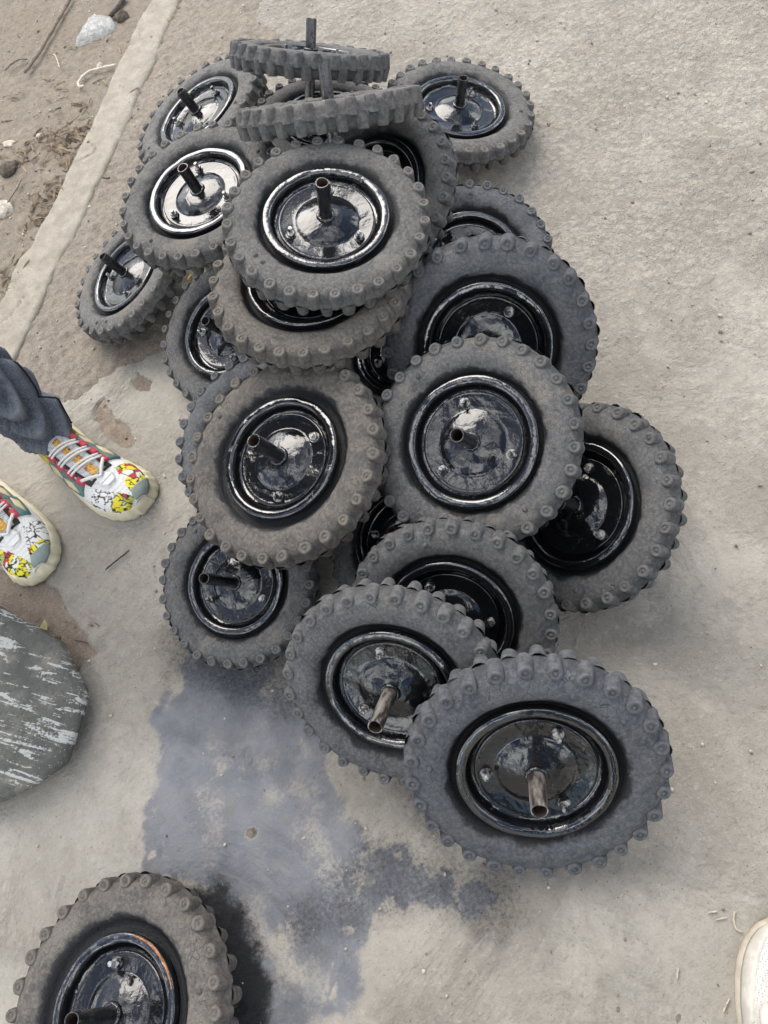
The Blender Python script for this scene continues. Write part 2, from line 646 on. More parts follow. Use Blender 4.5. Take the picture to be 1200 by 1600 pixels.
# paint film with its blue sky reflection put into the colour, darker overspray
stc = k.mix(k.ramp(k.noise(c, 16, 5, 0.6), 0.35, 0.65), (0.108, 0.123, 0.158), (0.185, 0.196, 0.224))
stc = k.mix(k.ramp(f1, 0.44, 0.62, 0, 0.45), stc, (0.20, 0.185, 0.16))
stc = k.mix(k.ramp(f2, 0.52, 0.7, 0, 0.4), stc, (0.19, 0.175, 0.145))
stn = k.math('ADD', k.math('MULTIPLY', k.math('SUBTRACT', f1, 0.5), 1.5), k.math('MULTIPLY', k.math('SUBTRACT', f2, 0.5), 0.7))
sta = k.math('MULTIPLY', k.ramp(k.math('ADD', ms[0], stn), 0.26, 0.78), 0.90)
base = k.mix(sta, base, stc)
bla = k.ramp(k.math('ADD', ms[1], k.math('MULTIPLY', k.math('SUBTRACT', f1, 0.5), 1.0)), 0.16, 0.9)
blc = k.mix(k.ramp(f0, 0.55, 0.78), (0.012, 0.012, 0.014), (0.10, 0.09, 0.08))
base = k.mix(bla, base, blc)
rgh = k.math('SUBTRACT', 0.93, k.math('MULTIPLY', sta, 0.42))
hh = k.math('ADD', k.math('MULTIPLY', f1, 1.0), k.math('MULTIPLY', f2, k.math('MULTIPLY_ADD', wr, 2.2, 0.7)))
hh = k.math('ADD', hh, k.math('MULTIPLY', f0, 0.35))
hh = k.math('ADD', hh, k.math('MULTIPLY', k.ramp(agg, 0.5, 0.0), k.math('MULTIPLY_ADD', wr, 0.55, 0.12)))
smo = k.math('MULTIPLY', k.ramp(k.noise(c, 2.7, 6, 0.66, 0.6), 0.44, 0.58), k.math('SUBTRACT', 1.0, k.math('MULTIPLY', wr, 0.6)))
base = k.mix(k.math('MULTIPLY', smo, k.math('MULTIPLY', k.math('SUBTRACT', 1.0, sta), k.math('SUBTRACT', 0.3, k.math('MULTIPLY', bla, 0.3)))), base, k.mix(k.ramp(f3, 0.3, 0.7), (0.285, 0.265, 0.228), (0.350, 0.325, 0.282)))
CONCRETE = k.done(base, rgh, k.bump(k.math('MULTIPLY', k.math('SUBTRACT', 1.0, k.math('MULTIPLY', smo, 0.6)), k.math('ADD', hh, k.math('ADD', k.math('MULTIPLY', g1, 2.6), k.math('MULTIPLY', k.ramp(g2, 0.7, 0.1), k.math('MULTIPLY_ADD', wr, 0.38, 0.1))))), 0.9, 0.0040), 0.3)

xs = axis_vals(-1.05, 1.45, 0.0055, 7)
ys = axis_vals(-0.45, 3.15, 0.0055, 7)
sheet('concrete_slab', xs, ys, slab_fn, CONCRETE, keep=lambda X, Y: slab_sd(X, Y) > -0.02)

# the narrow concrete strip set in the earth
kl, kr = gpl(KERB_L), gpl(KERB_R)


def resample(p, n):
    s = np.concatenate([[0], np.cumsum(np.hypot(*np.diff(p, axis=0).T))])
    q = np.linspace(0, s[-1], n)
    return np.stack([np.interp(q, s, p[:, 0]), np.interp(q, s, p[:, 1])], -1)


nl, nw = 420, 26
a_, b_ = resample(kl, nl), resample(kr, nl)
vs = []
lift = []
for j in range(-3, nw + 4):
    t = min(max(j / nw, 0), 1)
    over = max(0, -j) + max(0, j - nw)
    q = a_ * (1 - t) + b_ * t
    dirv = (b_ - a_) / np.linalg.norm(b_ - a_, axis=1)[:, None]
    s = -1 if j < 0 else 1
    n = fbm(q[:, 0] * 45, q[:, 1] * 45, 4, 71 + (0 if j < nw / 2 else 9))
    if t in (0.0, 1.0):
        wob = 0.0035 * n * (1 if t == 1 else -1)
        q = q + dirv * wob[:, None] * (1.0)
    q = q + dirv * s * 0.0025 * over
    top = 0.005 + 0.0012 * fbm(q[:, 0] * 7, q[:, 1] * 7, 4, 73) + 0.0012 * fbm(q[:, 0] * 60, q[:, 1] * 60, 3, 74)
    crack = np.abs(fbm(q[:, 0] * 5 + 0.25 * fbm(q[:, 0] * 30, q[:, 1] * 30, 2, 77), q[:, 1] * 5, 2, 75))
    top = top - 0.006 * sstep(0.012, 0.0, crack)
    edge = min(t, 1 - t) * 0.07
    top = top - 0.003 * max(0, 1 - edge / 0.004)
    z = top - (0, 0.003, 0.012, 0.03)[over]
    vs.append(np.stack([q[:, 0], q[:, 1], z], -1))
V = np.stack(vs)                               # (rows, nl, 3)
rows = V.shape[0]
idx = np.arange(rows * nl).reshape(rows, nl)
Fk = np.stack([idx[:-1, :-1], idx[1:, :-1], idx[1:, 1:], idx[:-1, 1:]], -1).reshape(-1, 4)
me = mesh_np('kerb_strip', V.reshape(-1, 3), Fk)
k = NT('kerb_concrete')
c = k.coord()
f1 = k.noise(c, 240, 5, 0.65)
f2 = k.noise(c, 26, 6, 0.6)
base = k.mix(k.ramp(f2, 0.3, 0.7), (0.265, 0.240, 0.197), (0.355, 0.325, 0.272))
base = k.mix(k.ramp(k.noise(c, 55, 7, 0.72), 0.30, 0.48, 0.5, 0), base, (0.20, 0.172, 0.136))
base = k.mix(k.ramp(f1, 0.36, 0.48, 0.5, 0), base, (0.20, 0.165, 0.125))
base = k.mix(k.ramp(k.voro(c, 130), 0.16, 0.05), base, (0.45, 0.41, 0.35))
KERB = k.done(base, 0.95, k.bump(k.math('ADD', k.math('MULTIPLY', f2, 1.5), f1), 0.6, 0.003), 0.2)
tag(link('kerb_strip', me, KERB), kind='structure')

# ------------------------------------------------------------------ barrow wheels
# rubber: dusty grey, black paint sprayed over its inner edge
k = NT('dusty_rubber')
c0 = k.coord()
c = k.vadd(c0, k.rand())
xyz = k.sep(c0)
rad = k.math('SQRT', k.math('ADD', k.math('MULTIPLY', xyz[0], xyz[0]), k.math('MULTIPLY', xyz[1], xyz[1])))
f0 = k.noise(c, 120, 4, 0.7)
f1 = k.noise(c, 30, 5, 0.65)
f2 = k.noise(c, 5, 5, 0.6)
tint = k.ocol()
base = k.mix(k.ramp(f2, 0.3, 0.7), (0.053, 0.054, 0.057), (0.112, 0.111, 0.111))
base = k.mix(1.0, base, tint, 'MULTIPLY')
base = k.mix(k.ramp(f1, 0.40, 0.68, 0, 0.5), base, k.mix(1.0, (0.190, 0.184, 0.174), tint, 'MULTIPLY'))
base = k.mix(k.ramp(f0, 0.3, 0.46, 0.55, 0), base, (0.030, 0.030, 0.031))
base = k.mix(k.ramp(f0, 0.62, 0.78, 0, 0.4), base, (0.27, 0.26, 0.24))
mud = k.math('MULTIPLY', k.ramp(k.noise(c, 2.2, 6, 0.68), 0.50, 0.66), k.ramp(k.rand(), 0.2, 0.9, 0.25, 0.85))
base = k.mix(mud, base, k.mix(k.ramp(f0, 0.35, 0.6), (0.105, 0.095, 0.081), (0.205, 0.188, 0.163)))
scf = k.ramp(k.noise(k.scale(c, (1.0, 1.0, 3.0)), 3.1, 3, 0.5), 0.60, 0.70)
base = k.mix(k.math('MULTIPLY', scf, 0.5), base, (0.055, 0.056, 0.060))
crk = k.voro(k.scale(c, (1, 1, 1)), 17, feature='DISTANCE_TO_EDGE')
crm = k.math('MULTIPLY', k.ramp(crk, 0.035, 0.0), k.ramp(f2, 0.45, 0.62))
base = k.mix(k.math('MULTIPLY', crm, 0.65), base, (0.015, 0.015, 0.015))
tread = k.math('MULTIPLY', k.ramp(rad, 0.915, 0.945), k.ramp(k.math('ABSOLUTE', xyz[2]), 0.115, 0.075))
base = k.mix(k.math('MULTIPLY', tread, 0.35), base, (0.035, 0.035, 0.036))
spray = k.ramp(k.math('ADD', rad, k.math('MULTIPLY', k.math('SUBTRACT', k.noise(c, 4.0, 5, 0.7), 0.5), 0.22)), 0.735, 0.64)
spray2 = k.ramp(k.math('ADD', k.math('MULTIPLY', spray, 1.0), k.math('MULTIPLY', k.math('SUBTRACT', f0, 0.5), 0.9)), 0.2, 0.85)
base = k.mix(spray2, base, (0.012, 0.0125, 0.014))
rgh = k.math('SUBTRACT', 0.88, k.math('MULTIPLY', spray2, 0.55))
hh = k.math('ADD', k.math('MULTIPLY', f0, 0.4), k.math('MULTIPLY', f1, 0.9))
hh = k.math('SUBTRACT', hh, k.math('MULTIPLY', crm, 0.8))
RUBBER = k.done(base, rgh, k.bump(hh, 0.6, 0.0035), 0.35)

k = NT('lug_rubber')
c = k.vadd(k.coord(), k.rand())
f0 = k.noise(c, 110, 4, 0.7)
f1 = k.noise(c, 22, 5, 0.65)
tint = k.ocol()
base = k.mix(k.ramp(f1, 0.3, 0.7), (0.052, 0.052, 0.054), (0.120, 0.118, 0.115))
base = k.mix(1.0, base, tint, 'MULTIPLY')
endz = k.ramp(k.sep(k.coord())[2], 0.118, 0.142)
base = k.mix(k.math('MULTIPLY', endz, 0.2), base, k.mix(1.0, (0.19, 0.185, 0.175), tint, 'MULTIPLY'))
base = k.mix(k.ramp(f0, 0.3, 0.46, 0.55, 0), base, (0.032, 0.032, 0.032))
base = k.mix(k.ramp(f0, 0.62, 0.78, 0, 0.4), base, (0.26, 0.25, 0.23))
LUG = k.done(base, 0.88, k.bump(k.math('ADD', f0, f1), 0.45, 0.003), 0.35)

# wet black enamel
def enamel(name, scuff, rough, ior):
    k = NT(name)
    c0 = k.coord()
    c = k.vadd(c0, k.rand())
    n1 = k.noise(c, 2.6, 3, 0.5, 0.4)
    n2 = k.noise(c, 13, 4, 0.6)
    n3 = k.noise(c, 60, 3, 0.6)
    dull = k.math('MULTIPLY', k.ramp(k.math('ADD', k.noise(c, 3.6, 5, 0.65), k.math('MULTIPLY', k.math('SUBTRACT', n3, 0.5), 0.25)), 0.63, 0.69), scuff)
    base = k.mix(dull, (0.0055, 0.0058, 0.0070), k.mix(k.ramp(n3, 0.4, 0.6), (0.02, 0.019, 0.018), (0.13, 0.12, 0.105)))
    rg = k.math('ADD', rough, k.math('MULTIPLY', dull, 0.35))
    rg = k.math('ADD', rg, k.ramp(n2, 0.5, 0.75, 0, 0.05))
    hh = k.math('ADD', k.math('MULTIPLY', n1, 3.4), k.math('MULTIPLY', n2, 0.5))
    hh = k.math('ADD', hh, k.math('MULTIPLY', n3, 0.02))
    m = k.done(base, rg, k.bump(hh, 0.45, 0.0030), 0.5, ior=ior)
    return m


ENAMEL = enamel('wet_black_enamel', 0.45, 0.045, 1.85)
ENAMEL_DISC = enamel('wet_black_enamel_disc', 0.55, 0.07, 1.62)
k = NT('pipe_enamel')
c = k.vadd(k.coord(), k.rand())
n2 = k.noise(k.scale(c, (1, 1, 0.35)), 14, 5, 0.65)
base = k.mix(k.ramp(n2, 0.60, 0.68), (0.007, 0.007, 0.008), (0.06, 0.05, 0.042))
PIPE = k.done(base, k.ramp(n2, 0.4, 0.7, 0.08, 0.4), k.bump(n2, 0.3, 0.01), 0.5, ior=1.8)
k = NT('bare_steel_pipe')
c = k.vadd(k.coord(), k.rand())
n2 = k.noise(k.scale(c, (1, 1, 0.3)), 12, 5, 0.65)
base = k.mix(k.ramp(n2, 0.38, 0.62), (0.05, 0.04, 0.034), (0.34, 0.31, 0.28))
base = k.mix(k.ramp(k.noise(c, 9, 4), 0.58, 0.72), base, (0.10, 0.045, 0.025))
BAREPIPE = k.done(base, 0.38, k.bump(n2, 0.3, 0.01), 0.5, metal=0.45)
RUST = simple('rusty_bore', (0.030, 0.016, 0.011), 0.85, 0.5, 12, 0.4, 0.01)
RUSTEDGE = simple('rust_orange_edge', (0.42, 0.16, 0.05), 0.8, 0.45, 14, 0.4, 0.01)
k = NT('bolt_steel')
c = k.vadd(k.coord(), k.rand())
n2 = k.noise(c, 20, 4, 0.6)
base = k.mix(k.ramp(n2, 0.42, 0.60), (0.014, 0.014, 0.015), (0.42, 0.41, 0.39))
BOLT = k.done(base, 0.28, k.bump(n2, 0.2, 0.01), 0.5, metal=0.3)

NLUG = 28
PROF = [(0.555, 0.018), (0.600, 0.024), (0.630, 0.034), (0.648, 0.060), (0.665, 0.090), (0.692, 0.116), (0.725, 0.133),
        (0.765, 0.141), (0.805, 0.142), (0.845, 0.138), (0.880, 0.130), (0.908, 0.118), (0.930, 0.098), (0.946, 0.072),
        (0.958, 0.046), (0.966, 0.026), (0.982, 0.015), (0.989, 0.005)]


def tyre_mesh(seed):
    full = PROF + [(r, -z) for r, z in PROF[::-1]]
    mb = MB()

    def fn(r, z, a):
        n = wobble(math.cos(a) * 3, math.sin(a) * 3 + r * 5 + z * 4, seed)
        n2 = wobble(math.cos(a) * 11, math.sin(a) * 11 + r * 9, seed + 4)
        e = 0.004 * n + 0.0016 * n2
        return r + e * 0.8, z * (1 + 0.03 * n) + e * 0.5 * (1 if z > 0 else -1)
    mb.lathe(full, 104, fn)
    return mb.mesh('tyre')


TYRES = [tyre_mesh(s) for s in (3, 14, 25)]
for m in TYRES:
    m.materials.append(RUBBER)


def lug_mesh(seed):
    rr = random.Random(seed)
    R, L = 0.056 + rr.uniform(-0.003, 0.004), 0.146
    prof = [(R * 1.30, -0.01), (R * 1.20, 0.03), (R * 1.08, L * 0.6), (R * 1.0, L - 0.022), (R * 0.96, L - 0.009), (R * 0.86, L - 0.001),
            (R * 0.64, L), (R * 0.50, L - 0.003), (R * 0.42, L - 0.010), (R * 0.30, L - 0.010), (R * 0.22, L - 0.003), (R * 0.08, L)]
    mb = MB()

    def fn(r, z, a):
        e = 1 + 0.035 * math.sin(2 * a + seed) + 0.025 * math.sin(3 * a + 2 * seed)
        return r * e, z + 0.004 * math.sin(a + seed)
    mb.lathe(prof, 14, fn, cap1=True)
    return sharp(mb.mesh('tread_lug'), 50)


LUGS = [lug_mesh(s) for s in range(4)]
for m in LUGS:
    m.materials.append(LUG)

RIMP = [(0.606, 0.030), (0.619, 0.055), (0.625, 0.090), (0.622, 0.108), (0.613, 0.118), (0.596, 0.122), (0.570, 0.121),
        (0.552, 0.117), (0.542, 0.106), (0.535, 0.084), (0.531, 0.055), (0.525, 0.030), (0.512, 0.012), (0.494, 0.004), (0.478, 0.002)]


def rim_mesh(seed):
    full = RIMP[::-1] + [(r, -z) for r, z in RIMP]
    mb = MB()

    def fn(r, z, a):
        w = sstep(0.50, 0.58, np.array([r]))[0]
        n = vnoise(np.array([a * 5.0]), np.array([seed * 3.1 + r * 6]), seed)[0] if a < 6.0 else 0
        n = math.sin(a * 3 + seed) * 0.3 + math.sin(a * 7 + 2 * seed) * 0.35 + math.sin(a * 13 + seed * 5 + r * 20) * 0.35
        s = 1 if z > 0 else -1
        weld = 0.006 * math.exp(-((a - 1.9 - seed) % 6.283 / 0.035) ** 2)
        return r + 0.0022 * n * w, z + s * (0.0035 * n * w - weld * w)
    mb.lathe(full, 96, fn)
    return mb.mesh('rim')


RIMS = [rim_mesh(s) for s in (1, 2, 3)]
for m in RIMS:
    m.materials.append(ENAMEL)
DISCP = [(0.482, 0.000), (0.481, 0.020), (0.478, 0.038), (0.470, 0.046), (0.460, 0.047), (0.448, 0.044), (0.430, 0.040), (0.345, 0.040),
         (0.326, 0.037), (0.312, 0.040), (0.296, 0.052), (0.272, 0.064), (0.235, 0.078), (0.185, 0.093), (0.135, 0.104),
         (0.095, 0.110), (0.05, 0.113)]


def disc_mesh(seed):
    mb = MB()

    def fn(r, z, a):
        n = math.sin(a * 2 + seed) * 0.5 + math.sin(a * 5 + 3 * seed + r * 9) * 0.5
        return r, z + 0.0028 * n * min(1, r / 0.2)
    mb.lathe(DISCP, 72, fn, cap1=True)
    return mb.mesh('hub_disc')


DISCS = [disc_mesh(s) for s in (1, 4)]
for m in DISCS:
    m.materials.append(ENAMEL_DISC)


def bolt_mesh(seed):
    rr = random.Random(seed)
    mb = MB()
    for s in (1, -1):
        hx = [(0.034 * math.cos(a), 0.034 * math.sin(a)) for a in (math.pi / 3 * i + seed for i in range(6))]
        mb.rings([[(0.041 * math.cos(math.pi / 8 * i), 0.041 * math.sin(math.pi / 8 * i), s * z) for i in range(16)]
                  for z in (0.034, 0.047)], cap1=True)
        mb.rings([[(x * q, y * q, s * z) for x, y in hx] for z, q in ((0.045, 1), (0.066, 1), (0.071, 0.86))], cap1=True)
        L = rr.uniform(0.095, 0.125)
        zz = [0.068 + (L - 0.068) * i / 8 for i in range(9)]
        mb.rings([[((0.017 + 0.0015 * (i % 2)) * math.cos(a), (0.017 + 0.0015 * (i % 2)) * math.sin(a), s * z)
                   for a in (math.pi / 5 * q for q in range(10))] for i, z in enumerate(zz)], cap1=True)
    return sharp(mb.mesh('bolt'), 35)


BOLTS = [bolt_mesh(s) for s in range(3)]
for m in BOLTS:
    m.materials.append(BOLT)


def weld_mesh(seed):
    rr = random.Random(seed)
    mb = MB()
    n = 30
    R = []
    for i in range(n):
        a = 2 * math.pi * i / n
        q = 0.016 + 0.008 * rr.random()
        cx, cz = 0.071, 0.113
        R.append([((cx + q * math.cos(t)) * math.cos(a), (cx + q * math.cos(t)) * math.sin(a), cz + q * 0.9 * math.sin(t))
                  for t in (2 * math.pi * j / 8 for j in range(8))])
    R.append(R[0])
    mb.rings(R)
    return mb.mesh('weld_bead')


WELDS = [weld_mesh(s) for s in range(3)]
for m in WELDS:
    m.materials.append(ENAMEL_DISC)


def nub_mesh():
    mb = MB()
    mb.lathe([(0.026, 0.0), (0.023, 0.012), (0.016, 0.022), (0.006, 0.026)], 10, None, cap1=True)
    m = mb.mesh('rubber_nub')
    m.materials.append(LUG)
    return m


NUB = nub_mesh()


def pipe_mesh(l0, l1, mat):
    mb = MB()
    ro, ri, n = 0.064, 0.051, 24
    zs = [-l0] + list(np.linspace(-l0 + 0.02, l1 - 0.02, 9)) + [l1]
    def ring(r, z, ph=0.0):
        return [(r * math.cos(a), r * math.sin(a), z + 0.004 * math.sin(2 * a + ph) * (abs(z) > 0.3)) for a in (2 * math.pi * i / n for i in range(n))]
    mb.rings([ring(ri + 0.003, -l0)] + [ring(ro - 0.002, -l0)] + [ring(ro, z) for z in zs[1:-1]] + [ring(ro - 0.002, l1), ring(ri + 0.003, l1)])
    nb = len(mb.f)
    mb.rings([ring(ri + 0.003, l1), ring(ri, l1 - 0.01), ring(ri, 0.05)], cap1=True)
    mb.rings([ring(ri + 0.003, -l0), ring(ri, -l0 + 0.01), ring(ri, -0.05)], cap1=True)
    me = mb.mesh('axle_pipe')
    me.materials.append(mat)
    me.materials.append(RUST)
    for i, p in enumerate(me.polygons):
        if i >= nb:
            p.material_index = 1
    return sharp(me, 50)


# id, centre, axis, radius, spin, pipe length, tint, label
WHEELS = [
    ('D', (0.1292,0.9273,0.3688), (0.1617,-0.1392,0.9770), 0.1537, 132.5, 0.505),
    ('E', (0.0676,0.8951,0.3078), (0.1072,-0.0364,0.9936), 0.1574, 0.0, 0.560),
    ('K', (-0.0230,1.2404,0.2772), (-0.0691,-0.0361,0.9970), 0.1550, 134.4, 0.435),
    ('H', (0.0560,1.7203,0.1040), (-0.2053,0.1517,0.9669), 0.1679, -86.8, 0.417),
    ('L', (-0.2427,1.3830,0.0815), (-0.3146,0.1204,0.9416), 0.1488, -113.7, 0.476),
    ('I', (-0.1065,1.1088,0.0804), (-0.3072,-0.1512,0.9395), 0.1471, -156.7, 0.479),
    ('J', (-0.1364,0.8358,0.0952), (-0.2230,-0.0662,0.9726), 0.1607, 0.0, 0.560),
    ('G', (-0.0971,0.6801,0.2231), (-0.2282,-0.0533,0.9722), 0.1474, -45.3, 0.525),
    ('M', (0.1629,0.5501,0.2228), (-0.2923,-0.2673,0.9182), 0.1546, 116.6, 0.616),
    ('N', (0.2783,0.7077,0.1927), (-0.3894,-0.6782,0.6232), 0.1573, 54.9, 0.560),
    ('O', (0.3639,0.9891,0.0694), (-0.0077,-0.3173,0.9483), 0.1561, 0.0, 0.560),
    ('P', (0.2643,1.1489,0.1792), (-0.3791,-0.1908,0.9055), 0.1608, 0.0, 0.560),
    ('C', (0.5313,1.3458,0.0902), (0.2744,-0.0777,0.9585), 0.1550, -37.7, 0.468),
    ('R', (0.2664,0.4314,0.1069), (-0.5661,0.0473,0.8230), 0.1551, 9.0, 0.560),
    ('S', (0.0143,0.3630,0.1335), (-0.3702,-0.5689,0.7343), 0.1479, 0.0, 0.560),
    ('T', (-0.1000,0.3030,0.1707), (-0.3972,-0.6024,0.6923), 0.1483, 102.3, 0.592),
    ('U', (0.0184,0.1289,0.1426), (-0.2689,-0.6844,0.6777), 0.1649, 57.6, 0.462),
    ('V', (-0.2669,0.6026,0.0856), (-0.1802,-0.2187,0.9590), 0.1362, -139.5, 0.800),
    ('X', (-0.6304,0.1060,0.0863), (-0.0941,0.1084,0.9896), 0.1501, -144.7, 0.564),
    ('A', (0.2968,1.4973,0.2445), (0.4568,0.3447,0.8201), 0.1550, 0.0, 0.440),
    ('B', (0.2370,1.1768,0.3514), (0.2968,0.4876,0.8210), 0.1536, 0.0, 0.470),
    ('Z', (0.2854,1.4939,0.0985), (0.2427,-0.0388,0.9693), 0.1575, 0.0, 0.560),
    ('Q', (0.1733,0.8593,0.0923), (-0.1932,-0.0879,0.9772), 0.1464, 0.0, 0.560),
    ('Y', (0.0087,0.5390,0.0740), (-0.2964,0.0609,0.9531), 0.1337, 0.0, 0.560),
]
GREY, BLUE, BROWN, PALE = (1, 1, 1), (0.86, 0.90, 0.97), (1.18, 1.08, 0.95), (1.2, 1.17, 1.12)
INFO = {
    'D': (PALE, 'wheel topping the tall stack, pale shiny rim facing up, upright pipe'),
    'E': (BROWN, 'brown dusty wheel lying directly under the wheel that tops the tall stack'),
    'K': (PALE, 'pale wheel left of the tall stack, whole silvery rim with three bolts, leaning pipe'),
    'H': (PALE, 'tilted wheel at the far upper left of the heap, shaded tread beside the topmost wheel'),
    'L': (PALE, 'wheel furthest left in the heap, above the trouser leg, black pipe showing'),
    'I': (GREY, 'half covered wheel with black pipe between the furthest left and brown dusty wheels'),
    'J': (BLUE, 'bluish wheel mostly hidden under the dusty wheel in the left middle'),
    'G': (BROWN, 'dusty wheel in the left middle with whole oval rim and short pipe'),
    'M': (GREY, 'wheel in the right middle, broad rim facing the viewer with three bolts'),
    'N': (BLUE, 'dark bluish wheel standing behind the broad rim wheel with three bolts'),
    'O': (BLUE, 'wheel with inky rim behind the standing dark bluish wheel'),
    'P': (GREY, 'shaded wheel tucked under the right side of the wheel topping the stack'),
    'C': (PALE, 'wheel lying at the upper right edge of the heap on open concrete'),
    'R': (GREY, 'wheel at the right edge of the heap, left side covered, one bolt showing'),
    'S': (GREY, 'wheel behind the two lowest leaning wheels, only its upper arc showing'),
    'T': (GREY, 'leaning wheel with bare metal pipe pointing down, second lowest of the heap'),
    'U': (BLUE, 'lowest wheel of the heap, leaning back, rusty pipe hanging from its dark rim'),
    'V': (GREY, 'lower left wheel of the heap beside the blue stain, top of rim covered'),
    'X': (BROWN, 'separate dusty wheel in the bottom left corner with orange rust on its rim'),
    'A': (GREY, 'edge on wheel at the very top of the heap, pipe standing up'),
    'B': (PALE, 'pale edge on wheel tilted across the heap below the topmost wheel'),
    'Z': (GREY, 'black shaded wheel lying under the two edge on wheels'),
    'Q': (GREY, 'black wheel in the dark gap below the tall stack'),
    'Y': (GREY, 'black wheel in the dark gap right of the left middle dusty wheel'),
}
HEAP = 'rubber barrow wheels with black rims on the concrete'


def add_wheel(i, key, cen, axis, R, spin, lpipe):
    rr = random.Random(100 + i)
    tint, label = INFO[key]
    br = rr.uniform(0.9, 1.1)
    q_ = {'G': (1.15, 0.925), 'X': (1.15, 0.90), 'N': (1.08, 0.97), 'M': (1.02, 0.99), 'T': (1.05, 0.965)}.get(key, (1.03, 0.975))
    R *= q_[0]
    cs = (q_[1],) * 3
    if key == 'N':
        cen = tuple(np.array(cen) - 0.009 * MCW[:, 0])
    root = empty('barrow_wheel', cen, label, 'wheel', HEAP)
    z = Vector(axis).normalized()
    x = Vector((0, 0, 1)).cross(z).normalized()
    y = z.cross(x)
    m = Matrix((x, y, z)).transposed().to_4x4()
    root.matrix_world = Matrix.Translation(cen) @ m @ Matrix.Scale(R, 4)
    ty = link('tyre', TYRES[i % 3], None, root, rot=(0, 0, rr.uniform(0, 6.28)))
    col = (*[t * br for t in tint], 1)
    ty.color = col
    off = rr.uniform(0, 6.28)
    for side in (0, 1):
        for q in range(NLUG):
            a = 2 * math.pi * (q + 0.5 * side) / NLUG + rr.uniform(-0.012, 0.012)
            lg = link('tread_lug', LUGS[rr.randrange(4)], None, ty)
            r = 0.934 + rr.uniform(-0.004, 0.004)
            M = Matrix.Rotation(a, 4, 'Z') @ Matrix.Translation((r, 0, 0))
            if side:
                M = M @ Matrix.Rotation(math.pi, 4, 'X')
            M = M @ Matrix.Rotation(rr.uniform(-0.05, 0.05), 4, 'Y') @ Matrix.Rotation(rr.uniform(0, 6.28), 4, 'Z')
            M = M @ Matrix.Diagonal((1, 1, rr.uniform(0.96, 1.03), 1))
            lg.matrix_basis = M
            lg.color = col
    for q in range(2):
        a = rr.uniform(0, 6.28)
        nb = link('rubber_nub', NUB, None, ty, loc=(0.80 * math.cos(a), 0.80 * math.sin(a), 0.138))
        nb.color = col
    rim = link('rim', RIMS[i % 3], None, root, rot=(0, 0, rr.uniform(0, 6.28)))
    rim.scale = cs
    sp = math.radians(spin)
    link('hub_disc', DISCS[i % 2], None, root, rot=(0, 0, sp)).scale = cs
    link('hub_disc', DISCS[(i + 1) % 2], None, root, rot=(math.pi, 0, sp)).scale = cs
    for q in range(3):
        a = sp + 2 * math.pi * q / 3
        link('bolt', BOLTS[q], None, root, loc=(0.385 * cs[0] * math.cos(a), 0.385 * cs[0] * math.sin(a), 0),
             rot=(rr.uniform(-0.05, 0.05), rr.uniform(-0.05, 0.05), rr.uniform(0, 6))).scale = (1.2, 1.2, 1.12)
    lpipe = {'E': 0.22, 'O': 0.30, 'J': 0.25, 'P': 0.3, 'Q': 0.3, 'Y': 0.3}.get(key, lpipe)
    bare = key in ('T', 'U')
    l0 = {'A': 0.62, 'B': 0.60}.get(key, 0.54)
    p = link('axle_pipe', pipe_mesh(l0, lpipe, BAREPIPE if bare else PIPE), None, root,
             rot=(rr.uniform(-0.02, 0.02), rr.uniform(-0.02, 0.02), rr.uniform(0, 6.28)))
    if bare:
        p['label'] = 'bare rusty metal pipe'
    link('weld_bead', WELDS[i % 3], None, root)
    link('weld_bead', WELDS[(i + 1) % 3], None, root, rot=(math.pi, 0, 0))
    if key == 'X':
        mb = MB()
        a0, a1 = RUST_ARC
        R_ = []
        for q in range(40):
            a = a0 + (a1 - a0) * q / 39
            w = 0.011 * math.sin(math.pi * min(1, q / 39)) ** 0.5 * (0.55 + 0.45 * math.sin(q * 1.7) ** 2) + 0.0008
            R_.append([((0.606 + w * math.cos(t)) * math.cos(a), (0.606 + w * math.cos(t)) * math.sin(a), 0.120 + w * math.sin(t))
                       for t in (math.pi * j / 4 for j in range(8))])
        mb.rings(R_, True, True)
        me = mb.mesh('rust_edge')
        o = link('rust_edge', me, RUSTEDGE, root)
        o.scale = cs
        o['label'] = 'orange rust along the rim edge'
    return root


RUST_ARC = (0.0, 1.0)
for i, w in enumerate(WHEELS):
    key, cen, axis, R, spin, lp = w
    if key == 'X':       # the rusty arc sits on the far right of that rim
        z = Vector(axis).normalized()
        x = Vector((0, 0, 1)).cross(z).normalized()
        y = z.cross(x)
        aa = []
        for px in ((206, 1456), (272, 1545)):
            d = Vector(MCW @ np.array([(px[0] - 600) / F_PX, (px[1] - 800) / F_PX, 1.0]))
            o = Vector((0, 0, CAM_H))
            cc = Vector(cen) + z * 0.12 * R
            t = (cc - o).dot(z) / d.dot(z)
            q = o + d * t - cc
            aa.append(math.atan2(q.dot(y), q.dot(x)))
        if abs(aa[1] - aa[0]) > math.pi:
            aa[1] += 2 * math.pi * (1 if aa[1] < aa[0] else -1)
        RUST_ARC = tuple(aa)
    add_wheel(i, *w)

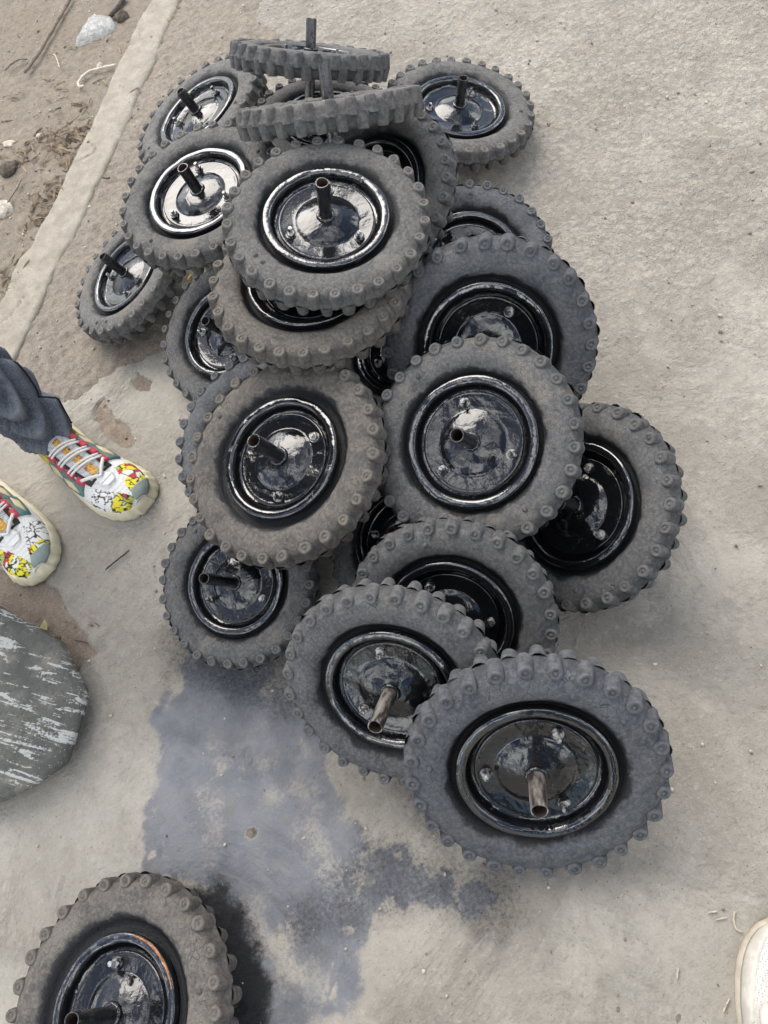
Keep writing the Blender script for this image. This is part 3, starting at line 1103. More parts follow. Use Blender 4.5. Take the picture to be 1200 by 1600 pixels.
# ------------------------------------------------------------------ people: body, trousers, shirt, hair, shoes
def skin_mesh(name, joints, edges, radii, mat, subdiv=2, root=0):
    """one continuous surface grown round a skeleton (evaluated once, stored as plain mesh)"""
    me = bpy.data.meshes.new(name)
    me.from_pydata([tuple(j) for j in joints], edges, [])
    o = bpy.data.objects.new(name, me)
    COL.objects.link(o)
    sk = o.modifiers.new('skin', 'SKIN')
    sk.use_smooth_shade = True
    for i, r in enumerate(radii):
        rr = r if isinstance(r, tuple) else (r, r)
        me.skin_vertices[0].data[i].radius = rr
        me.skin_vertices[0].data[i].use_root = (i == root)
    sb = o.modifiers.new('sub', 'SUBSURF')
    sb.levels = subdiv
    sb.render_levels = subdiv
    dg = bpy.context.evaluated_depsgraph_get()
    dg.update()
    ev = bpy.data.meshes.new_from_object(o.evaluated_get(dg))
    ev.name = name
    bpy.data.objects.remove(o)
    ev.polygons.foreach_set('use_smooth', np.ones(len(ev.polygons), bool))
    ev.materials.clear()
    ev.materials.append(mat)
    return ev


SKIN = simple('brown_skin', (0.105, 0.055, 0.035), 0.5, 0.1, 30, 0.1)
HAIR = simple('black_hair', (0.012, 0.010, 0.009), 0.9, 0.3, 200, 0.8, 0.003)
k = NT('worn_dark_denim')
c = k.coord()
n1 = k.noise(c, 380, 4, 0.85)
n2 = k.noise(c, 14, 5, 0.6)
base = k.mix(k.ramp(n2, 0.3, 0.7), (0.040, 0.046, 0.062), (0.092, 0.101, 0.122))
base = k.mix(k.ramp(n1, 0.45, 0.62, 0, 0.75), base, (0.20, 0.215, 0.245))
base = k.mix(k.ramp(k.noise(c, 5, 3), 0.5, 0.7, 0, 0.4), base, (0.15, 0.165, 0.19))
wv = k.attr('wear', 'Fac')
base = k.mix(k.math('MULTIPLY', wv, 0.9), base, (0.27, 0.285, 0.30))
DENIM = k.done(base, 0.92, k.bump(k.math('ADD', n1, k.math('MULTIPLY', n2, 0.5)), 0.4, 0.0018), 0.15)
SHIRT_A = simple('charcoal_shirt', (0.05, 0.05, 0.055), 0.9, 0.2, 120, 0.3)
SHIRT_B = simple('navy_shirt', (0.03, 0.035, 0.06), 0.9, 0.2, 120, 0.3)
SEAM = simple('dark_seam_thread', (0.012, 0.013, 0.018), 0.9, 0.2, 200, 0.1)


def leg_rings(ank, knee, hip, seed, n=56):
    """trouser leg: tube with folds that stack up over the shoe"""
    ank, knee, hip = Vector(ank), Vector(knee), Vector(hip)
    L1 = (knee - ank).length
    L2 = (hip - knee).length
    rings, wear = [], []
    stations = list(np.linspace(0.0, 0.30, 46)) + list(np.linspace(0.31, L1 + L2, 40))
    ax0 = (knee - ank).normalized()
    u = ax0.orthogonal().normalized()
    fy = Vector((0, 1, 0))
    u = (fy - ax0 * fy.dot(ax0)).normalized()
    v = ax0.cross(u)
    for s in stations:
        p = ank + (knee - ank) * (s / L1) if s < L1 else knee + (hip - knee) * ((s - L1) / L2)
        h = s / (L1 + L2)
        r = np.interp(s, [0, 0.06, 0.16, 0.30, L1, L1 + L2 * 0.6, L1 + L2], [0.043, 0.047, 0.053, 0.058, 0.064, 0.082, 0.098])
        ring, wr = [], []
        for j in range(n):
            a = 2 * math.pi * j / n
            # slanting roll-over folds near the hem
            ph = s / 0.088 + 0.35 * math.sin(3 * a + seed) * s / 0.1 + 0.60 * math.sin(a + seed) + 0.22 * math.sin(2 * a + 2 * seed)
            saw = ph - math.floor(ph)
            amt = float(np.interp(s, [0.0, 0.02, 0.10, 0.22, 0.34, 0.6], [0.35, 1, 1, 0.65, 0.15, 0.0]))
            f = (saw ** 0.75) * (1 - max(0, (saw - 0.86) / 0.14) ** 2)
            w = wobble(math.cos(a) * 1.8, math.sin(a) * 1.8 + s * 9, 80 + seed)
            w2 = wobble(math.cos(a) * 0.9, s * 6.0, 90 + seed)
            rr = r * (1 + 0.05 * w + 0.07 * w2) + 0.028 * amt * (f - 0.35)
            q = p + (u * math.cos(a) + v * math.sin(a)) * rr
            q.z -= 0.010 * amt * f
            ring.append(tuple(q))
            wr.append(max(0.0, min(1.0, amt * (f - 0.6) * 2.4 * (0.5 + 0.8 * w2) + 0.3 * w)))
        rings.append(ring)
        wear.append(wr)
    # turn the hem in
    inner = [tuple(ank + (Vector(q) - ank) * 0.86) for q in rings[0]]
    up2 = [tuple(Vector(q) + ax0 * 0.06) for q in inner]
    return [up2, inner] + rings, [[0] * n, [0] * n] + wear


def make_person(name, label, toeL, dirL, toeR, dirR, shirt, trouser_mat, shoe_fn, lean=(0, 0), seed=1, arms='down'):
    """toe points and toe directions on the ground; everything else follows"""
    dL, dR = Vector((*dirL, 0)).normalized(), Vector((*dirR, 0)).normalized()
    tL, tR = Vector((*toeL, 0)), Vector((*toeR, 0))
    aL, aR = tL - dL * 0.262, tR - dR * 0.262
    mid = (aL + aR) / 2
    fwd = (dL + dR).normalized()
    lft = Vector((0, 0, 1)).cross(fwd)
    ln = Vector((*lean, 0))
    root = empty(name, tuple(mid), label, 'person')

    def W(v):
        return Vector(v) - mid
    hipc = mid + ln + Vector((0, 0, 0.88))
    hipL, hipR = hipc + lft * 0.09, hipc - lft * 0.09
    kneeL = (aL + hipL) / 2 + fwd * 0.03 + Vector((0, 0, 0.05))
    kneeR = (aR + hipR) / 2 + fwd * 0.03 + Vector((0, 0, 0.05))
    ch = hipc + Vector((0, 0, 0.40)) + ln * 0.2
    nk = ch + Vector((0, 0, 0.135))
    hd = nk + Vector((0, 0, 0.115)) + fwd * 0.02
    shL, shR = ch + lft * 0.17 + Vector((0, 0, 0.08)), ch - lft * 0.17 + Vector((0, 0, 0.08))
    if arms == 'down':
        elL, elR = shL + lft * 0.05 - Vector((0, 0, 0.29)) - fwd * 0.03, shR - lft * 0.05 - Vector((0, 0, 0.29)) - fwd * 0.03
        wrL, wrR = elL + fwd * 0.06 - Vector((0, 0, 0.25)), elR + fwd * 0.06 - Vector((0, 0, 0.25))
        hL, hR = wrL + fwd * 0.015 - Vector((0, 0, 0.085)), wrR + fwd * 0.015 - Vector((0, 0, 0.085))
    else:
        elL, elR = shL + lft * 0.10 - Vector((0, 0, 0.27)) - fwd * 0.04, shR - lft * 0.10 - Vector((0, 0, 0.27)) - fwd * 0.04
        wrL, wrR = elL + fwd * 0.15 - lft * 0.06 + Vector((0, 0, 0.10)), elR + fwd * 0.15 + lft * 0.06 + Vector((0, 0, 0.10))
        hL, hR = wrL + fwd * 0.07 - lft * 0.03, wrR + fwd * 0.07 + lft * 0.03
    J = [hipc, hipc + Vector((0, 0, 0.2)), ch, nk - Vector((0, 0, 0.04)), nk + Vector((0, 0, 0.05)), hd, hd + Vector((0, 0, 0.10)),
         hipL, kneeL, aL + Vector((0, 0, 0.09)), aL + dL * 0.10 + Vector((0, 0, 0.05)),
         hipR, kneeR, aR + Vector((0, 0, 0.09)), aR + dR * 0.10 + Vector((0, 0, 0.05)),
         shL, elL, wrL, hL, shR, elR, wrR, hR]
    Rr = [(0.13, 0.09), (0.115, 0.075), (0.125, 0.075), 0.052, 0.052, (0.078, 0.09), (0.068, 0.08),
          0.08, 0.05, 0.038, 0.034, 0.08, 0.05, 0.038, 0.034,
          0.044, 0.038, 0.027, 0.030, 0.044, 0.038, 0.027, 0.030]
    E_ = [(0, 1), (1, 2), (2, 3), (3, 4), (4, 5), (5, 6), (0, 7), (7, 8), (8, 9), (9, 10), (0, 11), (11, 12), (12, 13), (13, 14),
          (2, 15), (15, 16), (16, 17), (17, 18), (2, 19), (19, 20), (20, 21), (21, 22)]
    # five fingers on each hand, rooted in the palm
    for hnd, wr_, sgn, ix in ((hL, wrL, 1, 18), (hR, wrR, -1, 22)):
        ax = (hnd - wr_).normalized()
        sd = fwd if arms == 'down' else lft * (-sgn)
        inn = -lft * sgn if arms == 'down' else Vector((0, 0, -1))
        for q, (o_, ln_) in enumerate(((0.030, 0.070), (0.010, 0.080), (-0.010, 0.076), (-0.028, 0.062))):
            b = len(J)
            J += [hnd + sd * o_ * 0.9 + ax * 0.03, hnd + sd * o_ + ax * (0.03 + ln_ * 0.5) + inn * 0.006,
                  hnd + sd * o_ + ax * (0.03 + ln_) + inn * 0.022]
            Rr += [0.0095, 0.0085, 0.007]
            E_ += [(ix, b), (b, b + 1), (b + 1, b + 2)]
        b = len(J)
        J += [hnd + sd * 0.036 - ax * 0.01, hnd + sd * 0.055 + ax * 0.025 + inn * 0.008, hnd + sd * 0.058 + ax * 0.05 + inn * 0.016]
        Rr += [0.012, 0.0095, 0.008]
        E_ += [(ix, b), (b, b + 1), (b + 1, b + 2)]
    body = link('body', skin_mesh('body', [W(j) for j in J], E_, Rr, SKIN), None, root)
    # face: nose, ears, eyes sit on the head
    mb = MB()
    mb.lathe([(0.0175, 0.0), (0.013, 0.02), (0.008, 0.035), (0.003, 0.045)], 8, None, cap1=True)
    me = mb.mesh('nose')
    me.materials.append(SKIN)
    nz = link('nose', me, None, body, loc=tuple(W(hd + fwd * 0.072 - Vector((0, 0, 0.005)))))
    nz.rotation_euler = (fwd * 0.6 + Vector((0, 0, 1))).to_track_quat('Z', 'Y').to_euler()
    for s in (1, -1):
        for nm, pos, r, mt in (('ear', hd + lft * s * 0.078, (0.012, 0.022, 0.032), SKIN),
                               ('eye', hd + fwd * 0.078 + lft * s * 0.032 + Vector((0, 0, 0.022)), (0.011, 0.011, 0.009), HAIR)):
            mb = MB()
            mb.lathe([(math.sin(t) + 1e-4, math.cos(t)) for t in np.linspace(0, math.pi, 9)], 12)
            me = mb.mesh(nm)
            me.materials.append(mt)
            e = link(nm, me, None, body, loc=tuple(W(pos)))
            e.scale = r
    mb = MB()
    mb.lathe([(0.100 * math.sin(t) + 1e-4, 0.112 * math.cos(t)) for t in np.linspace(0, math.pi * 0.5, 9)], 24,
             lambda r, z, a: (r * (1 + 0.02 * math.sin(9 * a)), z))
    me = mb.mesh('hair')
    me.materials.append(HAIR)
    link('hair', me, None, root, loc=tuple(W(hd + Vector((0, 0, 0.045)) - fwd * 0.012)))
    # shirt
    Js = [hipc - Vector((0, 0, 0.06)), hipc + Vector((0, 0, 0.18)), ch, nk - Vector((0, 0, 0.035)), shL, (shL * 0.25 + elL * 0.75), shR, (shR * 0.25 + elR * 0.75)]
    link('shirt', skin_mesh('shirt', [W(j) for j in Js], [(0, 1), (1, 2), (2, 3), (2, 4), (4, 5), (2, 6), (6, 7)],
                            [(0.165, 0.125), (0.158, 0.120), (0.185, 0.145), 0.085, 0.085, 0.060, 0.080, 0.060], shirt), None, root)
    SEAMS = []
    # trousers: two legs and a seat in one garment
    mb = MB()
    wear = []
    for q, (a_, kn_, hp_) in enumerate(((aL, kneeL, hipL), (aR, kneeR, hipR))):
        d_ = dL if q == 0 else dR
        rings, wr = leg_rings(W(a_ + d_ * 0.022 + Vector((0, 0, 0.075))), W(kn_), W(hp_), seed + q)
        mb.rings(rings)
        for x in wr:
            wear += x
        for col_ in (14, 42):
            sm = MB()
            pts_ = [Vector(r_[col_]) + (Vector(r_[col_]) - sum((Vector(v) for v in r_[::8]), Vector()) / len(r_[::8])).normalized() * 0.0008 for r_ in rings[2:60]]
            sm.tube(pts_, 0.0018, 6)
            SEAMS.append(sm.mesh('seam'))
    seat = []
    for zz, rx, ry in ((-0.10, 0.10, 0.07), (-0.06, 0.165, 0.11), (0.0, 0.19, 0.135), (0.08, 0.18, 0.13), (0.14, 0.165, 0.12)):
        seat.append([tuple(W(hipc + lft * rx * math.cos(t) + fwd * ry * math.sin(t) + Vector((0, 0, zz))))
                     for t in (2 * math.pi * j / 40 for j in range(40))])
    mb.rings(seat, True, False)
    wear += [0.0] * (len(mb.v) - len(wear))
    me = mb.mesh('trousers')
    at = me.attributes.new('wear', 'FLOAT', 'POINT')
    at.data.foreach_set('value', np.array(wear, dtype=np.float32))
    me.materials.append(trouser_mat)
    tr = link('trousers', me, None, root)
    for me_ in SEAMS:
        link('seam', me_, SEAM, tr)
    for s, t_, d_ in ((1, tL, dL), (-1, tR, dR)):
        shoe_fn(root, W(t_), d_, s)
    return root, tr


# ---- chunky trainers
SOLE_A = simple('cream_rubber_sole', (0.62, 0.56, 0.40), 0.6, 0.12, 40, 0.15)
SOLE_B = simple('worn_cream_sole', (0.50, 0.44, 0.35), 0.65, 0.15, 40, 0.2)
k = NT('white_mesh_upper')
c = k.coord()
hole = k.ramp(k.voro(c, 420, rand=0.25), 0.22, 0.34)
pc = k.attr('print')
pa = k.attr('print', 'Alpha')
base = k.mix(hole, (0.30, 0.30, 0.28), (0.70, 0.69, 0.65))
base = k.mix(pa, base, pc)
UPPER_A = k.done(base, 0.75, k.bump(hole, 0.3, 0.0006), 0.3)
k = NT('white_mesh_tongue')
c = k.coord()
hole = k.ramp(k.voro(c, 330, rand=0.1), 0.25, 0.36)
TONGUE = k.done(k.mix(hole, (0.18, 0.18, 0.18), (0.56, 0.56, 0.55)), 0.8, k.bump(hole, 0.4, 0.0008), 0.2)
k = NT('orange_patterned_strip')
c = k.coord()
n1 = k.noise(c, 130, 3, 0.6, 1.5)
n2 = k.noise(c, 60, 3, 0.6, 0.5)
base = k.mix(k.ramp(n1, 0.46, 0.54), (0.55, 0.26, 0.05), (0.66, 0.45, 0.10))
base = k.mix(k.ramp(n2, 0.60, 0.63), base, (0.50, 0.09, 0.06))
base = k.mix(k.ramp(k.noise(c, 95, 4, 0.7, 2.0), 0.58, 0.62), base, (0.05, 0.03, 0.02))
STRIP = k.done(base, 0.8)
LACE = simple('white_lace', (0.68, 0.66, 0.62), 0.85, 0.12, 500, 0.4, 0.0008)
LOOP = simple('red_lace_loop', (0.50, 0.045, 0.07), 0.7, 0.15, 200, 0.2)
TEAL = simple('teal_overlay', (0.085, 0.155, 0.145), 0.5, 0.2, 60, 0.1)
WINDOW = simple('cream_overlay_window', (0.56, 0.47, 0.29), 0.6, 0.12, 60, 0.1)
LINING = simple('dark_lining', (0.045, 0.045, 0.036), 0.85, 0.2, 150, 0.3)
YELL = simple('yellow_lining', (0.42, 0.37, 0.05), 0.7, 0.2, 100, 0.2)
TAB = simple('white_rubber_tab', (0.72, 0.71, 0.68), 0.5, 0.05, 60, 0.05)
TOEG = simple('grey_green_toe_guard', (0.24, 0.28, 0.25), 0.6, 0.12, 70, 0.1)

SH_T = [0.0, 0.03, 0.08, 0.18, 0.32, 0.45, 0.58, 0.70, 0.80, 0.88, 0.94, 0.975, 1.0]
SH_W = [0.010, 0.026, 0.036, 0.041, 0.042, 0.044, 0.050, 0.054, 0.054, 0.050, 0.041, 0.030, 0.012]
SH_H = [0.050, 0.078, 0.092, 0.100, 0.100, 0.094, 0.084, 0.073, 0.066, 0.060, 0.054, 0.048, 0.040]
SH_L = 0.325


class Last:
    """the surface of one shoe, in the shoe's own frame: x along it (toe = 0), y to the left"""

    def __init__(self, side, base=0.025):
        self.s = side
        self.b = base

    def centre(self, t):
        return -self.s * (0.010 * math.sin(math.pi * min(1, max(0, t))) - 0.010 * t * t)

    def P(self, t, th, off=0.0):
        w = float(np.interp(t, SH_T, SH_W)) + off
        h = float(np.interp(t, SH_T, SH_H)) - self.b + off
        cs = max(math.cos(th), 0)
        y = w * math.sin(th) * (1 + 0.10 * math.cos(th) ** 2)
        return Vector((-SH_L * (1 - t) + off * (2 * t - 1) * 0.5, self.centre(t) + y, self.b + h * cs ** 0.72))

    def patch(self, mb, corners, off=0.003, n=7, m=5):
        """raised piece of the surface between four (t, angle) corners"""
        (t0, a0), (t1, a1), (t2, a2), (t3, a3) = corners
        rows = []
        for i in range(-1, n + 1):
            u = min(max(i / (n - 1), 0), 1)
            row = []
            for j in range(-1, m + 1):
                v = min(max(j / (m - 1), 0), 1)
                t = (t0 * (1 - u) + t1 * u) * (1 - v) + (t3 * (1 - u) + t2 * u) * v
                a = (a0 * (1 - u) + a1 * u) * (1 - v) + (a3 * (1 - u) + a2 * u) * v
                rim = i in (-1, n) or j in (-1, m)
                row.append(tuple(self.P(t, a, -0.002 if rim else off)))
            rows.append(row)
        mb.rings(rows, close=False)


def shoe_common(root, toe, d, side, name, label):
    sh = bpy.data.objects.new(name, None)
    COL.objects.link(sh)
    sh.parent = root
    sh.location = toe
    sh.rotation_euler = (0, 0, math.atan2(d.y, d.x))
    sh.empty_display_size = 0.05
    if label:
        sh['label'] = label
    return sh


def sole_mesh(L, lump, mat, seed):
    mb = MB()
    per = []
    N = 150
    for i in range(N):
        q = 2 * math.pi * i / N
        # walk round the outline: toe at q = 0
        t = 0.5 + 0.5 * math.cos(q)
        sg = 1 if math.sin(q) >= 0 else -1
        t = 0.5 + 0.5 * math.copysign(abs(math.cos(q)) ** 0.85, math.cos(q))
        w = float(np.interp(t, SH_T, SH_W))
        x = -SH_L * (1 - t)
        y = L.centre(t) + sg * w * 1.02
        per.append((Vector((x, y, 0)), t, q))
    rings = []
    rr = random.Random(seed)
    phs = rr.uniform(0, 6)
    for z, o in ((0.0, 0.000), (0.002, 0.001), (0.007, 0.003), (0.013, 0.0035), (0.019, 0.003), (0.025, 0.001), (0.029, -0.001), (0.030, -0.012)):
        ring = []
        for i, (p, t, q) in enumerate(per):
            nx = (per[(i + 1) % N][0] - per[i - 1][0])
            nrm = Vector((nx.y, -nx.x, 0))
            if nrm.length < 1e-9:
                nrm = Vector((1, 0, 0))
            nrm.normalize()
            ends = float(sstep(0.18, 0.42, np.array([abs(t - 0.5)]))[0])
            w_ = (q * 15.0 + 0.9 * math.sin(2 * q + seed) + phs + 50 * z)
            saw = (w_ / math.pi) % 1.0
            blob = (1 - abs(2 * saw - 1) ** 6) * (0.75 + 0.25 * math.sin(q * 3.3 + seed))
            mid = math.exp(-((z - 0.012) / 0.012) ** 2)
            e = o + lump * mid * (ends * (blob * 1.5 - 0.55) + 0.15)
            ring.append((p.x + nrm.x * e, p.y + nrm.y * e, z + 0.008 * ends * (z > 0.02) * blob))
        rings.append(ring)
    mb.rings(rings, True, True)
    me = mb.mesh('sole')
    me.materials.append(mat)
    return me


def upper_mesh(L, mat, printed, seed):
    nt_, na = 150, 96
    ts = np.linspace(0, 1, nt_)
    th = np.linspace(-math.pi / 2, math.pi / 2, na)
    V = np.array([[tuple(L.P(t, a)) for a in th] for t in ts])
    idx = np.arange(nt_ * na).reshape(nt_, na)
    F = np.stack([idx[:-1, :-1], idx[1:, :-1], idx[1:, 1:], idx[:-1, 1:]], -1).reshape(-1, 4)
    me = mesh_np('upper', V.reshape(-1, 3), F)
    T, A = np.meshgrid(ts, th, indexing='ij')
    X = V[..., 0]
    Y = V[..., 1]
    col = np.zeros((nt_, na, 4))
    if printed:
        f1, f2, cid = worley(X * 95 + 0.9 * fbm(X * 60, Y * 60, 2, seed), Y * 95 + seed + 0.9 * fbm(Y * 60, X * 60, 2, seed + 3), seed)
        band = (T > 0.775) & (T < 0.99) & (np.abs(A) > 0.42 - 2.2 * (T - 0.80))
        band &= (fbm(X * 45, Y * 45, 3, seed + 1) > -0.42)
        pal = np.array([[0.72, 0.62, 0.03], [0.72, 0.62, 0.03], [0.48, 0.045, 0.06], [0.70, 0.68, 0.62], [0.66, 0.56, 0.05], [0.34, 0.38, 0.10]])
        col[..., :3] = pal[(cid * 5.99).astype(int)]
        line = (f2 - f1) < 0.13
        col[line, :3] = (0.03, 0.028, 0.02)
        wht = (A * L.s < -0.1) & (T < 0.90)
        col[wht & ~line, :3] = (0.70, 0.69, 0.65)
        col[..., 3] = band
    at = me.color_attributes.new('print', 'FLOAT_COLOR', 'POINT')
    at.data.foreach_set('color', col.reshape(-1).astype(np.float32))
    me.materials.append(mat)
    return me


def lace_pts(L, a, b, off=0.006, n=9, bow=0.0):
    out = []
    for i in range(n):
        u = i / (n - 1)
        t = a[0] * (1 - u) + b[0] * u + bow * math.sin(math.pi * u)
        th = a[1] * (1 - u) + b[1] * u
        out.append(L.P(t, th, off + 0.003 * math.sin(math.pi * u)))
    return out


def printed_trainer(root, toe, d, side):
    sh = shoe_common(root, toe, d, side, 'shoe', None)
    L = Last(side)
    seed = 5 if side > 0 else 9
    link('sole', sole_mesh(L, 0.0055, SOLE_A, seed), None, sh)
    link('upper', upper_mesh(L, UPPER_A, True, seed), None, sh)
    mb = MB()
    L.patch(mb, ((0.30, -0.62), (0.75, -0.50), (0.75, 0.50), (0.30, 0.62)), 0.0012, 14, 12)
    link('lining', mb.mesh('lining'), LINING, sh)
    mb = MB()
    L.patch(mb, ((0.26, -0.50), (0.735, -0.30), (0.735, 0.30), (0.26, 0.50)), 0.0035, 14, 12)
    link('tongue', mb.mesh('tongue'), TONGUE, sh)
    for q in range(4):
        mb = MB()
        t0 = 0.40 + 0.085 * q
        L.patch(mb, ((t0, -0.13), (t0 + 0.07, -0.12), (t0 + 0.07, 0.12), (t0, 0.13)), 0.0048, 6, 6)
        link('patterned_patch', mb.mesh('patterned_patch'), STRIP, sh)
    rows = [(0.44, 0.55), (0.52, 0.53), (0.60, 0.50), (0.68, 0.46)]
    for s in (1, -1):
        for t, a in rows:
            mb = MB()
            L.patch(mb, ((t - 0.025, s * (a - 0.03)), (t + 0.028, s * (a - 0.05)), (t + 0.028, s * (a + 0.14)), (t - 0.025, s * (a + 0.16))), 0.0055, 5, 5)
            link('lace_loop', mb.mesh('lace_loop'), LOOP, sh)
        # openwork cage on the flank: two diamonds framed in teal
        mb = MB()
        L.patch(mb, ((0.26, s * 0.80), (0.45, s * 0.74), (0.45, s * 1.18), (0.26, s * 1.22)), 0.0022, 9, 6)
        link('lining_panel', mb.mesh('lining_panel'), YELL, sh)
        for q, (ta, tb) in enumerate(((0.42, 0.57), (0.55, 0.71))):
            mb = MB()
            L.patch(mb, ((ta, s * 0.66), (tb, s * 0.60), (tb + 0.015, s * 1.05), (ta, s * 1.25)), 0.0035, 8, 6)
            link('side_cage', mb.mesh('side_cage'), TEAL, sh)
            mb = MB()
            m_ = (ta + tb) / 2
            L.patch(mb, ((ta + 0.02, s * 0.86), (m_ + 0.01, s * 0.76), (tb - 0.012, s * 0.94), (m_ - 0.02, s * 1.05)), 0.0052, 5, 5)
            link('cage_window', mb.mesh('cage_window'), WINDOW, sh)
    # laces: pairs of cords from loop to loop
    for q in range(3):
        for off_t in (0.0, 0.022):
            mb = MB()
            mb.tube(lace_pts(L, (rows[q][0] + off_t, -0.52 * side), (rows[q + 1][0] - 0.03 + off_t, 0.50 * side), 0.008), 0.0023, 8)
            link('lace', mb.mesh('lace'), LACE, sh)
    mb = MB()
    mb.tube(lace_pts(L, (0.69, -0.46), (0.765, 0.0), 0.007, 8) + lace_pts(L, (0.765, 0.0), (0.69, 0.46), 0.007, 8)[1:], 0.0032, 8)
    link('lace', mb.mesh('lace'), LACE, sh)
    mb = MB()
    L.patch(mb, ((0.745, -0.13), (0.80, -0.26), (0.80, 0.26), (0.745, 0.13)), 0.005, 6, 7)
    L.patch(mb, ((0.795, -0.27), (0.835, -0.16), (0.835, 0.16), (0.795, 0.27)), 0.0046, 6, 7)
    link('toe_tab', mb.mesh('toe_tab'), TAB, sh)
    mb = MB()
    L.patch(mb, ((0.945, 0.15), (0.996, -0.2), (0.996, 1.35), (0.93, 1.25)), 0.0035, 8, 8)
    if side < 0:
        mb.v = [(x, y, z) for x, y, z in mb.v]
    link('toe_guard', mb.mesh('toe_guard'), TOEG, sh)
    return sh


k = NT('white_knit_upper')
c = k.coord()
hole = k.ramp(k.voro(c, 360, rand=0.3), 0.20, 0.34)
base = k.mix(hole, (0.26, 0.26, 0.26), (0.50, 0.495, 0.475))
UPPER_B = k.done(k.mix(k.ramp(k.noise(c, 25, 4), 0.5, 0.68, 0, 0.5), base, (0.34, 0.30, 0.24)), 0.8, k.bump(hole, 0.4, 0.0008), 0.2)
LEATH = simple('off_white_leather', (0.52, 0.49, 0.43), 0.55, 0.15, 50, 0.2)


def cream_trainer(root, toe, d, side):
    sh = shoe_common(root, toe, d, side, 'shoe', None)
    L = Last(side)
    link('sole', sole_mesh(L, 0.004, SOLE_B, 3), None, sh)
    link('upper', upper_mesh(L, UPPER_B, False, 3), None, sh)
    for s in (1, -1):
        mb = MB()
        L.patch(mb, ((0.66, s * 1.0), (0.985, s * 0.75), (0.985, s * 1.5), (0.60, s * 1.5)), 0.003, 14, 6)
        link('mudguard', mb.mesh('mudguard'), LEATH, sh)
        mb = MB()
        L.patch(mb, ((0.40, s * 0.50), (0.80, s * 0.34), (0.70, s * 0.78), (0.40, s * 0.9)), 0.0034, 10, 6)
        link('eyestay', mb.mesh('eyestay'), LEATH, sh)
    mb = MB()
    L.patch(mb, ((0.26, -0.5), (0.76, -0.30), (0.76, 0.30), (0.26, 0.5)), 0.003, 12, 10)
    link('tongue', mb.mesh('tongue'), TONGUE, sh)
    for q in range(4):
        t = 0.46 + 0.085 * q
        mb = MB()
        mb.tube(lace_pts(L, (t, -0.56), (t + 0.02, 0.56), 0.007), 0.0034, 8)
        link('lace', mb.mesh('lace'), LACE, sh)
    return sh


pt1, pt2 = gp(228, 800), gp(84, 892)
make_person('person', 'standing person in dark blue jeans and chunky cream trainers with yellow and red toe prints',
            pt1[:2], (0.42, -0.91), pt2[:2], (0.40, -0.92), SHIRT_A, DENIM, printed_trainer, lean=(-0.02, 0.03), seed=4)
make_person('person', 'standing person in the bottom right corner, only a plain cream and white trainer showing',
            (-0.16, -0.24), (-0.15, 0.99), (0.202, -0.154), (0.50, 0.86), SHIRT_B, DENIM, cream_trainer, lean=(-0.04, -0.05), seed=9, arms='up')

# ------------------------------------------------------------------ grey stone block with white paint streaks
TOPZ = 0.05
out_px = [(-30, 932), (0, 947), (94, 1000), (134, 1080), (126, 1112), (101, 1192), (52, 1226),
          (0, 1252), (-70, 1268), (-170, 1232), (-195, 1110), (-150, 975)]
pp = gpl(out_px, TOPZ)
cen = pp.mean(0)
pc_ = resample(np.concatenate([pp, pp[:1]]), 97)[:-1]
mb = MB()
rings = []
for z, q, wb in ((0.0, 0.80, 0.006), (0.012, 0.86, 0.006), (0.026, 0.945, 0.005), (0.036, 0.985, 0.003), (0.043, 1.0, 0.0015), (0.049, 0.99, 0.001),
                  (0.053, 0.96, 0.001), (0.056, 0.88, 0.001), (0.058, 0.70, 0.001), (0.059, 0.45, 0.001), (0.060, 0.2, 0.001)):
    ring = []
    for i, p in enumerate(pc_):
        w = wb * fbm(np.array([p[0] * 22.0]), np.array([p[1] * 22.0 + z * 30]), 3, 91)[0]
        d = p - cen
        dz = 0.004 * fbm(np.array([(cen[0] + d[0] * q) * 14]), np.array([(cen[1] + d[1] * q) * 14]), 3, 93)[0] * (z > 0.045)
        ring.append((d[0] * q + w, d[1] * q + w, z + dz))
    rings.append(ring)
mb.rings(rings, True, True)
k = NT('grey_stone_with_paint')
c = k.coord()
dirv = gp(400, 1170, TOPZ) - gp(0, 1060, TOPZ)
ang = math.atan2(dirv[1], dirv[0])
mp = k.n('ShaderNodeMapping')
k.put(mp.inputs['Vector'], c)
mp.inputs['Rotation'].default_value = (0, 0, -ang)
mp2 = k.n('ShaderNodeMapping')
k.put(mp2.inputs['Vector'], mp.outputs[0])
mp2.inputs['Scale'].default_value = (16, 112, 16)
n1 = k.noise(c, 18, 5, 0.6)
n2 = k.noise(c, 190, 4, 0.65)
base = k.mix(k.ramp(n1, 0.3, 0.7), (0.066, 0.069, 0.062), (0.130, 0.126, 0.111))
base = k.mix(k.ramp(n2, 0.32, 0.5, 0.5, 0), base, (0.035, 0.034, 0.032))
xy = k.sep(c)
edge_m = k.ramp(n1, 0.52, 0.66, 0, 0.55)
base = k.mix(edge_m, base, (0.20, 0.175, 0.145))
base = k.mix(k.ramp(k.noise(c, 5, 5, 0.7), 0.5, 0.64, 0, 0.6), base, (0.055, 0.056, 0.052))
mp3 = k.n('ShaderNodeMapping')
k.put(mp3.inputs['Vector'], mp.outputs[0])
mp3.inputs['Rotation'].default_value = (0, 0, 0.10)
mp3.inputs['Scale'].default_value = (8.5, 64, 9)
sta_ = k.noise(mp2.outputs[0], 1.0, 4, 0.65, 0.5)
stb_ = k.noise(mp3.outputs[0], 1.0, 5, 0.7, 0.6)
st = k.math('MAXIMUM', k.math('SUBTRACT', sta_, 0.02), k.math('SUBTRACT', stb_, 0.015))
big = k.noise(c, 9, 3)
